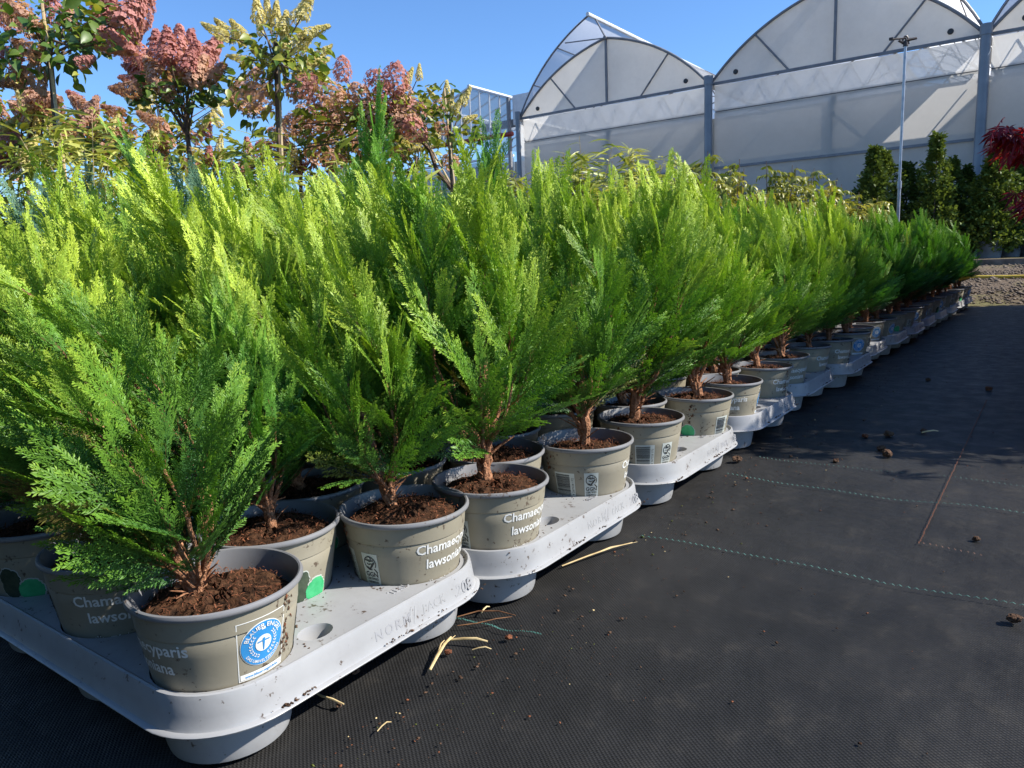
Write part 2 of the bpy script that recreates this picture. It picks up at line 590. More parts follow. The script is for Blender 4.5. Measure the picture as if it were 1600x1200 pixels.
def build_ground():
    ys = [-900, -200, -40, -8, 0, 4, 7.0, 7.55] + [7.55 + 0.2 * i for i in range(1, 19)] + [11.6, 14, 20, 40, 120, 900]
    xs = [-900, -200, -50, -20, -10, -6, -4, -3] + [-2.4 + 0.3 * i for i in range(14)] + [3, 6, 12, 40, 200, 900]
    mb = MB()
    vs = [(x, y, ground_z(y) - (0.004 if y < 7.5 else 0) + (R.uniform(-.012, .012) if 7.7 < y < 10.5 and -3 < x < 3 else 0)) for y in ys for x in xs]
    n = len(xs)
    fs = [(j * n + i, j * n + i + 1, (j + 1) * n + i + 1, (j + 1) * n + i) for j in range(len(ys) - 1) for i in range(n - 1)]
    mb.add(vs, fs, 'gravel')
    o = mb.build('ground', smooth=True)
    tag(o, kind='structure')
    # woven cover
    mb = MB()
    nx, ny = 90, 90
    vs = []
    for j in range(ny + 1):
        y = -3 + 10.55 * j / ny
        for i in range(nx + 1):
            x = -5.5 + 9.0 * i / nx
            yy = y + (R.uniform(-.05, .05) if j == ny else 0)
            vs.append((x, yy, 0.0005 + 0.0022 * math.sin(x * 5.1 + 2 * math.sin(y * 2.3)) * math.sin(y * 4.3 + x * 1.7) - 0.0022))
    fs = [(j * (nx + 1) + i, j * (nx + 1) + i + 1, (j + 1) * (nx + 1) + i + 1, (j + 1) * (nx + 1) + i) for j in range(ny) for i in range(nx)]
    mb.add(vs, fs, 'mat')
    g = mb.build('ground_cover', smooth=True)
    tag(g, kind='structure')

    def thread(name, pts, w, key, gap=0.35, step=0.009):
        mb = MB()
        pts = [Vector(p) for p in pts]
        for a, b in zip(pts, pts[1:]):
            L = (b - a).length
            n = max(1, int(L / step))
            d = (b - a).normalized()
            s = Vector((-d.y, d.x, 0)) * w
            for k in range(n):
                p = a + (b - a) * (k / n)
                q = a + (b - a) * ((k + 1 - gap) / n)
                j = Vector((R.uniform(-.0006, .0006), R.uniform(-.0006, .0006), 0))
                z = 0.0046 + R.uniform(0, .0004)
                mb.add([(p + j - s) + Vector((0, 0, z - 0.002)), (p + j + s) + Vector((0, 0, z - 0.002)), (p + q) / 2 + j + s * 1.3 + Vector((0, 0, z)), (p + q) / 2 + j - s * 1.3 + Vector((0, 0, z)),
                        q + j + s + Vector((0, 0, z - 0.002)), q + j - s + Vector((0, 0, z - 0.002))], [(0, 1, 2, 3), (3, 2, 4, 5)], key)
        return mb.build(name, g)

    def wavy(p0, p1, amp, n=60, ph=0.0):
        p0, p1 = Vector(p0), Vector(p1)
        out = []
        for i in range(n + 1):
            t = i / n
            p = p0.lerp(p1, t)
            p.y += amp * math.sin(t * 7 + ph) + amp * .5 * math.sin(t * 17 + ph)
            p.z = 0
            out.append(p)
        return out
    for (a, b, c, d, amp, ph, wd) in ((1000, 840, 1600, 950, .007, 0, .0006), (1130, 745, 1600, 806, .012, 1.5, .0007), (1185, 716, 1600, 762, .008, 3.0, .0006), (1330, 640, 1600, 650, .01, 2., .0007), (700, 970, 830, 992, .004, 0., .0005)):
        p, q = at_z(a, b), at_z(c, d)
        thread('teal_thread', wavy(p, q + (q - p) * 0.12, amp, ph=ph), wd, 'teal', gap=.3 if ph != 3.0 else .55)
    thread('orange_thread', wavy((-.150, 1.33, 0), (-.142, 2.75, 0), 0.0, 40), .0008, 'orange', gap=0.25, step=.010)
    for x, y, a in ((-.147, 1.335, 5), ):
        thread('orange_thread', [(x, y, 0), (x + .09, y - .012, 0)], .0006, 'orange', gap=.5)
    return g


build_ground()

# ------------------------------------------------------------------ pot prints
POT_H = 0.144
POT_Z = 0.030


def pot_r(z):
    if z < 0.112:
        return 0.060 + (0.0795 - 0.060) * z / 0.112
    return 0.0800 + (0.0828 - 0.0800) * (z - 0.112) / 0.03


def wrap(x, y, a0, z0, eps):
    z = z0 + y
    r = pot_r(z)
    a = a0 + x / 0.078
    return ((r + eps) * math.cos(a), (r + eps) * math.sin(a), z)


_DG = None


def text_tris(s, size, align='CENTER', bold=0.0):
    cu = bpy.data.curves.new('t', 'FONT')
    cu.body = s
    cu.size = size
    cu.align_x = align
    cu.offset = bold * size
    cu.resolution_u = 2
    ob = bpy.data.objects.new('t', cu)
    COL.objects.link(ob)
    dg = bpy.context.evaluated_depsgraph_get()
    me = bpy.data.meshes.new_from_object(ob.evaluated_get(dg))
    v = [tuple(p.co) for p in me.vertices]
    f = [tuple(p.vertices) for p in me.polygons]
    bpy.data.objects.remove(ob)
    bpy.data.curves.remove(cu)
    bpy.data.meshes.remove(me)
    return v, f


class Print(MB):
    """flat artwork laid round the pot wall: x in metres round the pot, y in metres up"""

    def __init__(self, a0, z0):
        super().__init__()
        self.a0, self.z0 = a0, z0
        self.k = 1.0

    def put(self, pts, faces, key, eps):
        self.add([wrap(p[0] * self.k, p[1] * self.k, self.a0, self.z0, eps) for p in pts], faces, key)

    def rect(self, x0, y0, x1, y1, key, eps, n=None):
        n = n or max(1, int(abs(x1 - x0) / 0.004))
        pts = []
        for i in range(n + 1):
            x = x0 + (x1 - x0) * i / n
            pts += [(x, y0), (x, y1)]
        self.put(pts, [(2 * i, 2 * i + 2, 2 * i + 3, 2 * i + 1) for i in range(n)], key, eps)

    def disc(self, cx, cy_, r, key, eps, n=40, fn=None, rings=3):
        pts = [(cx, cy_)]
        for j in range(1, rings + 1):
            for k in range(n):
                a = 2 * PI * k / n
                rr = (r if fn is None else r * fn(a)) * j / rings
                pts.append((cx + rr * math.cos(a), cy_ + rr * math.sin(a)))
        fs = [(0, 1 + k, 1 + (k + 1) % n) for k in range(n)]
        for j in range(rings - 1):
            b, c = 1 + j * n, 1 + (j + 1) * n
            fs += [(b + k, c + k, c + (k + 1) % n, b + (k + 1) % n) for k in range(n)]
        self.put(pts, fs, key, eps)

    def ring(self, cx, cy_, r, w, key, eps, a0=0, a1=2 * PI, n=40):
        pts = []
        for k in range(n + 1):
            a = a0 + (a1 - a0) * k / n
            pts += [(cx + (r - w) * math.cos(a), cy_ + (r - w) * math.sin(a)), (cx + r * math.cos(a), cy_ + r * math.sin(a))]
        self.put(pts, [(2 * k, 2 * k + 1, 2 * k + 3, 2 * k + 2) for k in range(n)], key, eps)

    def poly(self, pts, key, eps):
        self.put(pts, [tuple(range(len(pts)))], key, eps)

    def stroke(self, pts, w, key, eps):
        for (ax, ay), (bx, by) in zip(pts, pts[1:]):
            dx, dy = bx - ax, by - ay
            L = math.hypot(dx, dy) or 1
            nx_, ny_ = -dy / L * w, dx / L * w
            self.poly([(ax - nx_, ay - ny_), (bx - nx_, by - ny_), (bx + nx_, by + ny_), (ax + nx_, ay + ny_)], key, eps)

    def text(self, s, x, y, size, key, eps, align='LEFT', bold=0.0, rot=0.0):
        v, f = text_tris(s, size, align, bold)
        c, s_ = math.cos(rot), math.sin(rot)
        self.put([(x + p[0] * c - p[1] * s_, y + p[0] * s_ + p[1] * c) for p in v], f, key, eps)

    def arc_text(self, s, cx, cy_, r, a_mid, size, key, eps, inward=False, bold=0.0):
        v, f = text_tris(s, size, 'CENTER', bold)
        pts = []
        for p in v:
            if not inward:
                a = a_mid - p[0] / r
                rr = r + p[1]
            else:
                a = a_mid + p[0] / r
                rr = r - p[1]
            pts.append((cx + rr * math.cos(a), cy_ + rr * math.sin(a)))
        self.put(pts, f, key, eps)


def build_prints():
    P = {}
    # lettering (starts at 0 degrees)
    t = Print(0.0, 0.0)
    t.text('Chamaecyparis', 0.0, 0.0985, 0.0185, 'print_white', .0005, bold=0.018)
    t.text('lawsoniana', 0.013, 0.0775, 0.0185, 'print_white', .0005, bold=0.018)
    # care symbols
    sx_, sy_ = 0.021, 0.0545
    t.ring(sx_, sy_, .0034, .0009, 'print_white', .0005, n=20)
    for k in range(10):
        a = 2 * PI * k / 10
        t.stroke([(sx_ + .0043 * math.cos(a), sy_ + .0043 * math.sin(a)), (sx_ + .0060 * math.cos(a), sy_ + .0060 * math.sin(a))], .0005, 'print_white', .0005)
    t.poly([(.034, .052), (.0425, .052), (.0415, .0585), (.035, .0585)], 'print_white', .0005)
    t.stroke([(.0335, .0505), (.0435, .0505)], .0005, 'print_white', .0005)
    t.stroke([(.0418, .055), (.0455, .0592)], .0007, 'print_white', .0005)
    t.poly([(.052, .05), (.0565, .05), (.0545, .0605)], 'print_white', .0005)
    P['lettering'] = t.mesh('lettering')
    # round eco badge
    e = Print(D2R(135), 0.0925)
    e.k = 1.14
    W, Hh = .0235, .0285
    for (x0, y0, x1, y1) in ((-W, -Hh, -W + .0008, Hh), (W - .0008, -Hh, W, Hh), (-W, Hh - .0008, W, Hh), (-W, -Hh, W, -Hh + .0008)):
        e.rect(x0, y0, x1, y1, 'print_white', .0004)
    e.rect(-W + .0015, -Hh + .0012, W - .0015, -Hh + .0065, 'print_white', .00055)
    e.text('www.blauer-engel.de/uz', 0, -Hh + .0024, .0036, 'print_blue', .0009, 'CENTER', .02)
    bx, by = 0.0, .0032
    e.disc(bx, by, .0212, 'print_white', .0005, 56)
    e.disc(bx, by, .0204, 'print_blue', .0009, 56)
    e.arc_text('BLAUER ENGEL', bx, by, .0152, PI / 2, .0056, 'print_white', .0013, False, .015)
    e.arc_text('DAS UMWELTZEICHEN', bx, by, .0188, -PI / 2, .0040, 'print_white', .0013, True, .015)
    e.disc(bx, by, .0078, 'print_white', .0013, 36)
    e.disc(bx, by + .0040, .0012, 'print_blue', .0018, 14, rings=1)
    e.stroke([(bx - .0058, by + .0022), (bx, by + .0026), (bx + .0058, by + .0022)], .0006, 'print_blue', .0018)
    e.poly([(bx - .0011, by + .0028), (bx - .0004, by - .0066), (bx + .0004, by - .0066), (bx + .0011, by + .0028)], 'print_blue', .0018)
    for s in (-1, 1):
        for k in range(9):
            a = -PI / 2 + s * (0.42 + k * 0.235)
            for q, dr in ((0, .0), (1, .0018)):
                r = .0112 + dr
                c0 = (bx + r * math.cos(a), by + r * math.sin(a))
                ta = a + s * (PI / 2 + (0.5 if q == 0 else -0.5))
                d = (math.cos(ta), math.sin(ta))
                nn = (-d[1], d[0])
                e.poly([(c0[0] - d[0] * .0014, c0[1] - d[1] * .0014), (c0[0] + nn[0] * .0006, c0[1] + nn[1] * .0006), (c0[0] + d[0] * .0014, c0[1] + d[1] * .0014), (c0[0] - nn[0] * .0006, c0[1] - nn[1] * .0006)], 'print_white', .0013)
    P['eco_badge'] = e.mesh('eco_badge')
    # plant picture: dark conifer beside a round bright green shrub
    g = Print(D2R(205), 0.072)
    rr = random.Random(3)
    j1 = [1 + rr.uniform(-.05, .05) for _ in range(64)]
    j2 = [1 + rr.uniform(-.06, .06) for _ in range(64)]
    fa = lambda a: j1[int(a / (2 * PI) * 64) % 64]
    fb = lambda a: j2[int(a / (2 * PI) * 64) % 64] * (0.72 + 0.55 * abs(math.sin(a)))
    g.disc(-.0155, .006, .0165, 'print_pale', .0003, 64, lambda a: fb(a) * 1.07)
    g.disc(.010, -.005, .0178, 'print_pale', .0004, 64, fa)
    g.disc(-.0155, .006, .0165, 'print_dark', .0007, 64, fb)
    g.disc(.010, -.005, .0162, 'print_green', .0010, 64, fa)
    P['plant_picture'] = g.mesh('plant_picture')
    # barcode
    b = Print(D2R(277), 0.078)
    b.rect(-.0195, -.022, .0195, .022, 'print_pale', .0004)
    rr = random.Random(5)
    y = -.0195
    while y < .0190:
        h = rr.choice((.0004, .0006, .0009, .0013))
        b.rect(-.0175, y, .0105, min(y + h, .0200), 'print_black', .0008, 8)
        y += h + rr.choice((.0004, .0006, .0009))
    b.text('4 267528 172', .0175, -.0185, .0058, 'print_black', .0008, rot=PI / 2)
    P['barcode'] = b.mesh('barcode')
    # certification mark
    c = Print(D2R(313), 0.081)
    c.rect(-.0125, -.025, .0125, .020, 'print_pale', .0004)
    c.ring(0, .0065, .0098, .0013, 'print_black', .0008, D2R(-35), D2R(285), 40)
    c.stroke([(.0055, -.001), (.0102, -.0062)], .0009, 'print_black', .0008)
    c.stroke([(-.0055, .001), (-.0015, -.0025), (.0068, .0085)], .0013, 'print_black', .0012)
    c.stroke([(-.0065, .0112), (0, .0094), (.0065, .0112)], .0009, 'print_black', .0012)
    c.poly([(-.0032, .0112), (.0032, .0112), (.0024, .0165), (0, .0172), (-.0024, .0165)], 'print_black', .0012)
    c.poly([(-.0020, .0124), (.0020, .0124), (.0015, .0153), (-.0015, .0153)], 'print_pale', .0016)
    c.stroke([(-.0048, .0062), (-.0015, .0045), (.0015, .0062), (.0045, .0040)], .0007, 'print_black', .0012)
    c.text('GGN', 0, -.0125, .0092, 'print_black', .0008, 'CENTER', .02)
    c.text('CERTIFIED', 0, -.0172, .0044, 'print_black', .0008, 'CENTER', .02)
    c.text('FARMING', 0, -.0220, .0044, 'print_black', .0008, 'CENTER', .02)
    P['certification_mark'] = c.mesh('certification_mark')
    return P


PRINTS = build_prints()


def build_pot_meshes():
    mb = MB()
    prof = [(0.0, 0.004), (0.052, 0.004), (0.057, 0.0), (0.060, 0.001)]
    for z in (0.02, 0.045, 0.07, 0.095, 0.1105):
        prof.append((pot_r(z), z))
    prof += [(0.0786, 0.1122), (0.0786, 0.1132), (0.0802, 0.1145), (pot_r(0.125), 0.125), (pot_r(0.136), 0.136)]
    mb.lathe(prof, 'pot', 64)
    pot = mb.mesh('pot', True)
    mb = MB()
    prof = [(0.0824, 0.1370), (0.0862, 0.1375), (0.0874, 0.1388), (0.0876, 0.1412), (0.0866, 0.1434), (0.0848, 0.1442), (0.0830, 0.1434), (0.0822, 0.1412), (0.0790, 0.125), (0.0768, 0.110), (0.074, 0.095)]
    mb.lathe(prof, 'rim', 64)
    rim = mb.mesh('rim', True)
    soils = []
    for s in range(3):
        rr = random.Random(40 + s)
        mb = MB()
        nr, na = 9, 40
        top = 0.128 if s else 0.121
        vs = [(0, 0, top + .010)]
        for j in range(1, nr + 1):
            r = 0.0772 * j / nr
            for k in range(na):
                a = 2 * PI * k / na
                z = top + 0.012 * (1 - (j / nr) ** 2) * rr.uniform(.5, 1.2) + rr.uniform(-.003, .003)
                if j == nr:
                    z = top - .006
                vs.append((r * math.cos(a), r * math.sin(a), z))
        fs = [(0, 1 + k, 1 + (k + 1) % na) for k in range(na)]
        for j in range(nr - 1):
            b, c = 1 + j * na, 1 + (j + 1) * na
            fs += [(b + k, c + k, c + (k + 1) % na, b + (k + 1) % na) for k in range(na)]
        mb.add(vs, fs, 'soil')
        for _ in range(620):
            a, r = rr.uniform(0, 2 * PI), 0.073 * math.sqrt(rr.random())
            p = Vector((r * math.cos(a), r * math.sin(a), top + 0.012 * (1 - (r / .08) ** 2) + rr.uniform(-.002, .004)))
            d = Vector((rr.gauss(0, 1), rr.gauss(0, 1), rr.gauss(0, .35))).normalized() * rr.uniform(.003, .010)
            if (p + d).xy.length > .0765:
                d = -d
            w = Vector((-d.y, d.x, rr.uniform(-.004, .004))).normalized() * rr.uniform(.00025, .0007)
            m_ = p + d * .5 + Vector((0, 0, rr.uniform(0, .003)))
            mb.add([p - w, p + w, m_ + w, m_ - w, p + d], [(0, 1, 2, 3), (3, 2, 4)], 'fibre' if rr.random() < .75 else 'soil')
        soils.append(mb.mesh('soil'))
    return pot, rim, soils


POT_ME, RIM_ME, SOIL_ME = build_pot_meshes()


def smear_mesh(seed, n=46, length=.062, spread=.006):
    """peat washed down the outside of a pot, at angle 0"""
    rg = random.Random(seed)
    mb = MB()
    for i in range(n):
        t = rg.random() ** 1.3
        x = rg.gauss(0, spread * (1 - .6 * t)) + .004 * math.sin(t * 6)
        c = Vector(wrap(x, .132 - length * t, 0.0, 0.0, .0008))
        r = rg.uniform(.0006, .0019)
        u = Vector((0, 1, 0)) * r * rg.uniform(.6, 1.4)
        v = Vector((0, 0, 1)) * r * rg.uniform(.8, 2.2)
        o = Vector((1, 0, 0)) * r * .7
        mb.add([c - u, c + v, c + u, c - v, c + o], [(0, 1, 4), (1, 2, 4), (2, 3, 4), (3, 0, 4)][::-1], 'clod' if rg.random() < .7 else 'fibre')
    return mb.mesh('soil_smear')


SMEARS = [smear_mesh(1), smear_mesh(2, 22, .03, .010), smear_mesh(3, 30, .05, .004)]

# ------------------------------------------------------------------ conifer foliage


def spray_template(seed, n_side=24, width=0.36, step=0.028, tmin=0.075, lw=0.0072):
    """one flat fern-like spray of unit length along +X in the XY plane"""
    rg = np.random.default_rng(seed)
    loz = []   # base xy, angle, length, width, tip amount, brown

    def lozenge(x, y, a, l, w, tip, brown=0.0):
        loz.append((x, y, a, l, w, tip, brown))
    cur = rg.uniform(-.10, .10)
    ax = lambda s: (s, cur * s * s)
    na = 16
    for i in range(na):
        s0 = i / na
        x, y = ax(s0)
        lozenge(x, y, 2 * cur * s0, 1.35 / na, 0.013, 0.15 + .8 * s0, max(0, 1 - s0 * 2.4))
    for i in range(n_side):
        s = 0.05 + 0.93 * (i + rg.uniform(-.2, .2)) / n_side
        x0, y0 = ax(s)
        side = 1 if i % 2 else -1
        ang = 2 * cur * s + side * D2R(rg.uniform(32, 46) - 12 * s)
        ls = width * (0.30 + 1.0 * math.sin(PI * min(1, (0.16 + 0.84 * s)) ** 0.85)) * rg.uniform(.62, 1.2) * (1.0 if s < .6 else 1.0 - .35 * (s - .6) / .4)
        ls = max(ls, 0.09)
        bend = -side * rg.uniform(.1, .5)
        m = max(3, int(ls / step))
        for j in range(m):
            t = (j + .5) / m
            a = ang + bend * t
            am = ang + bend * t * .5
            x, y = x0 + ls * t * math.cos(am), y0 + ls * t * math.sin(am)
            tip = 0.25 + 0.40 * s + 0.42 * t
            lozenge(x, y, a, 1.5 * ls / m, lw, tip)
            for s2 in (1, -1):
                if rg.random() < .08:
                    continue
                lt = (0.034 + 0.20 * ls * (1 - t) ** .9) * rg.uniform(.6, 1.2)
                aa = a + s2 * D2R(rg.uniform(28, 46))
                lozenge(x, y, aa, lt if lt < tmin else lt * .78, lw, tip + .12)
                if lt > tmin:
                    for u, s3 in ((.40, 1), (.55, -1)) if lt < .11 else ((.28, 1), (.42, -1), (.62, 1), (.72, -1)):
                        bx, by = x + lt * u * math.cos(aa), y + lt * u * math.sin(aa)
                        lozenge(bx, by, aa + s3 * D2R(rg.uniform(26, 42)), 0.030 + .22 * lt * (1 - u), lw * .95, tip + .2)
    L = np.array(loz)
    n = len(L)
    x, y, a, l, w, tip, brown = L.T
    ca, sa = np.cos(a), np.sin(a)
    rnd = rg.uniform(0, 1, n)
    roll = rg.normal(0, .34, n)
    P = np.zeros((n, 4, 3))
    P[:, 0, 0], P[:, 0, 1] = x, y
    mid = rg.uniform(.45, .65, n)
    lift = rg.normal(0, .09, n) * l
    for k, s in ((1, -1), (2, 1)):
        P[:, k, 0] = x + ca * l * mid - s * sa * w * np.cos(roll)
        P[:, k, 1] = y + sa * l * mid + s * ca * w * np.cos(roll)
        P[:, k, 2] = s * w * np.sin(roll) + lift * .4 + 0.004
    P[:, 3, 0], P[:, 3, 1], P[:, 3, 2] = x + ca * l, y + sa * l, lift
    tint = np.zeros((n, 4, 3))
    tint[:, :, 0] = tip[:, None] + np.array([-.06, 0, 0, .06])
    tint[:, :, 1] = rnd[:, None]
    tint[:, :, 2] = brown[:, None]
    return P.reshape(-1, 3), tint.reshape(-1, 3), n


SPRAYS = [spray_template(100 + i, 16 + 2 * (i % 3), 0.20 + 0.03 * (i % 4)) for i in range(8)]
PLUMES = [spray_template(150 + i, 24, 0.12 + .02 * i) for i in range(3)]
SPRAYS_FINE = [spray_template(100 + i, 17 + 2 * (i % 3), 0.21 + 0.03 * (i % 4), .026, .070, .0068) for i in range(8)]
print('lozenges per spray', [s_[2] for s_ in SPRAYS], [s_[2] for s_ in SPRAYS_FINE])


def conifer_mesh(name, seed, H=0.46, W=0.085, leaders=6, per=15, spray_len=0.135, base=0.062, top_gain=0.62, skew=0.0, sprays=None, low=(30, 60)):
    sprays = sprays or SPRAYS
    rg = np.random.default_rng(seed)
    VV, TT, nl = [], [], 0

    def place(tp, origin, axis, normal, L, hfrac, droop):
        nonlocal nl
        P, T, n = tp
        a = axis / np.linalg.norm(axis)
        nrm = normal - a * (normal @ a)
        nrm /= np.linalg.norm(nrm) + 1e-9
        b = np.cross(nrm, a)
        u = P[:, 0]
        bow = droop * u * u
        V = origin + L * (np.outer(u, a) + np.outer(P[:, 1], b) + np.outer(P[:, 2] + bow + 0.18 * np.abs(P[:, 1]) * rg.choice((-1, 1)), nrm))
        T = T.copy()
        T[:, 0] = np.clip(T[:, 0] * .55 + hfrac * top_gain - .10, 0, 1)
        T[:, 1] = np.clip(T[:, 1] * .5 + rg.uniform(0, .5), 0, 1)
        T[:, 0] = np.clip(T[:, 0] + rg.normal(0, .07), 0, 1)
        if rg.random() < .05 and hfrac < .45:
            T[:, 2] = np.maximum(T[:, 2], rg.uniform(.35, .8))
        VV.append(V)
        TT.append(T)
        nl += n
    stems = []
    for k in range(leaders):
        phi = 2 * PI * (k + rg.uniform(-.25, .25)) / max(1, leaders - 1)
        if k == 0:
            h, rad = H * .80, 0.004
        else:
            h, rad = H * rg.uniform(.45, .80), W * rg.uniform(.45, .95)
        b0 = np.array([.008 * math.cos(phi), .008 * math.sin(phi), base * rg.uniform(.5, 1.1)])
        pts = []
        for t in np.linspace(0, 1, 9):
            rr = rad * math.sin(PI * .85 * t) ** .8
            pts.append(b0 + np.array([rr * math.cos(phi) + skew * t * t * h, rr * math.sin(phi), (h - b0[2]) * t]))
        pts = np.array(pts)
        stems.append(pts)
        m = per + (6 if k == 0 else 0)
        psi = rg.uniform(0, 2 * PI)
        for i in range(m):
            t = 0.05 + .93 * (i + rg.uniform(-.3, .3)) / m
            t = min(max(t, 0.02), .99)
            q = t * 8
            i0 = min(int(q), 7)
            o = pts[i0] + (pts[i0 + 1] - pts[i0]) * (q - i0)
            tan = pts[i0 + 1] - pts[i0]
            tan /= np.linalg.norm(tan)
            psi += 2.4
            out = np.array([math.cos(psi), math.sin(psi), 0.0])
            if k:
                out = out * .8 + np.array([math.cos(phi), math.sin(phi), 0]) * .7
                out /= np.linalg.norm(out) + 1e-9
            beta = D2R((46 - 26 * t) * rg.uniform(.6, 1.2))
            if o[2] < .09 and k:
                beta = D2R(rg.uniform(*low))
            axis = tan * math.cos(beta) + out * math.sin(beta)
            side = np.cross(axis, np.array([0, 0, 1.0]))
            if np.linalg.norm(side) < 1e-3:
                side = np.array([1.0, 0, 0])
            side /= np.linalg.norm(side)
            upn = np.cross(side, axis)
            w = rg.normal(0.0, 0.9)
            nrm = upn * math.cos(w) + side * math.sin(w)
            L = spray_len * (1.12 - .50 * t) * rg.uniform(.75, 1.25)
            hf = (o[2] + axis[2] * L * .6) / H
            place(sprays[rg.integers(len(sprays))], o, axis, nrm, L, hf, rg.uniform(-.18, .12))
        # plume at the tip of the leader
        tan = pts[-1] - pts[-2]
        tan /= np.linalg.norm(tan)
        for q in range(2):
            ax = tan + np.array([rg.normal(0, .12), rg.normal(0, .12), .15])
            a2 = rg.uniform(0, PI)
            place(PLUMES[rg.integers(len(PLUMES))], pts[-1] - tan * .02, ax, np.array([math.cos(a2), math.sin(a2), 0.1]), (H - H * .80 if k == 0 else .10) * rg.uniform(.95, 1.2) + .03, pts[-1][2] / H + .15, rg.uniform(-.22, .22))
    V = np.concatenate(VV)
    T = np.concatenate(TT)
    idx = np.arange(nl)[:, None] * 4
    tris = np.concatenate([idx + np.array([0, 1, 3]), idx + np.array([0, 3, 2])], 1).reshape(-1, 3)
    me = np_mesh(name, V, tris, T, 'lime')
    # woody part: knobbly stems that part near the soil, with short dry twigs
    mb = MB()
    rj = random.Random(seed)
    for k, pts in enumerate(stems):
        r0 = (0.0088 if k == 0 else 0.0034)
        q = [Vector((0, 0, -.014)) if k == 0 else Vector((pts[0][0] * .3, pts[0][1] * .3, max(-.004, pts[0][2] * .45 - .012)))]
        full = [Vector(p) for p in pts[:7]]
        first = full[0]
        for u in (.35, .7):
            q.append(q[0].lerp(first, u) + Vector((rj.gauss(0, .0015), rj.gauss(0, .0015), 0)))
        q += full
        rr_ = [r0 * 1.35, r0 * 1.12, r0 * 1.04, r0, r0 * .9, r0 * .75, r0 * .6, r0 * .45, r0 * .3, r0 * .2][:len(q)]
        q2, r2 = [], []
        for a_, b_, ra, rb in zip(q, q[1:], rr_, rr_[1:]):
            for u in (0, .33, .66):
                q2.append(a_.lerp(b_, u) + Vector((rj.gauss(0, .0007), rj.gauss(0, .0007), 0)))
                r2.append((ra + (rb - ra) * u) * rj.uniform(.86, 1.14))
        mb.tube(q2, r2, 'bark', 8)
        for _ in range(2):
            b0_ = q2[rj.randrange(3, 10)]
            a_ = rj.uniform(0, 6.28)
            d_ = Vector((math.cos(a_), math.sin(a_), rj.uniform(.2, .9)))
            L_ = rj.uniform(.015, .04)
            mb.tube([b0_, b0_ + d_ * L_ * .5 + Vector((0, 0, .002)), b0_ + d_ * L_], [.0018, .0013, .0007], 'bark', 5)
    trunk = mb.mesh(name + '_trunk', True)
    return me, trunk, float(V[:, 2].max())


CON = {}
for i, (H, W, ld, per, sl) in enumerate(((0.455, .074, 9, 16, .125), (0.50, .076, 9, 16, .13), (0.42, .070, 9, 15, .12), (0.475, .066, 8, 17, .13))):
    CON['c%d' % i] = conifer_mesh('conifer_foliage', 500 + i, H, W, ld, per, sl)
CON['big'] = conifer_mesh('conifer_foliage_big', 620, 0.52, .080, 11, 15, .14, base=.022, low=(22, 52), skew=.34, sprays=SPRAYS_FINE)
CON['tall'] = conifer_mesh('conifer_foliage_tall', 640, 0.74, .05, 6, 20, .15, top_gain=.5)

# ------------------------------------------------------------------ trays
PY = 0.140
TX = [(0.0, PY), (0.0, -PY), (-0.1, 0.0), (-0.2, PY), (-0.2, -PY), (-0.3, 0.0), (-0.4, PY), (-0.4, -PY)]
DECK = 0.087


def rounded_rect(x0, y0, x1, y1, r, n=8):
    out = []
    for (cx, cy_, a0) in ((x1 - r, y1 - r, 0), (x0 + r, y1 - r, PI / 2), (x0 + r, y0 + r, PI), (x1 - r, y0 + r, 1.5 * PI)):
        for k in range(n + 1):
            a = a0 + PI / 2 * k / n
            out.append((cx + r * math.cos(a), cy_ + r * math.sin(a)))
    return out


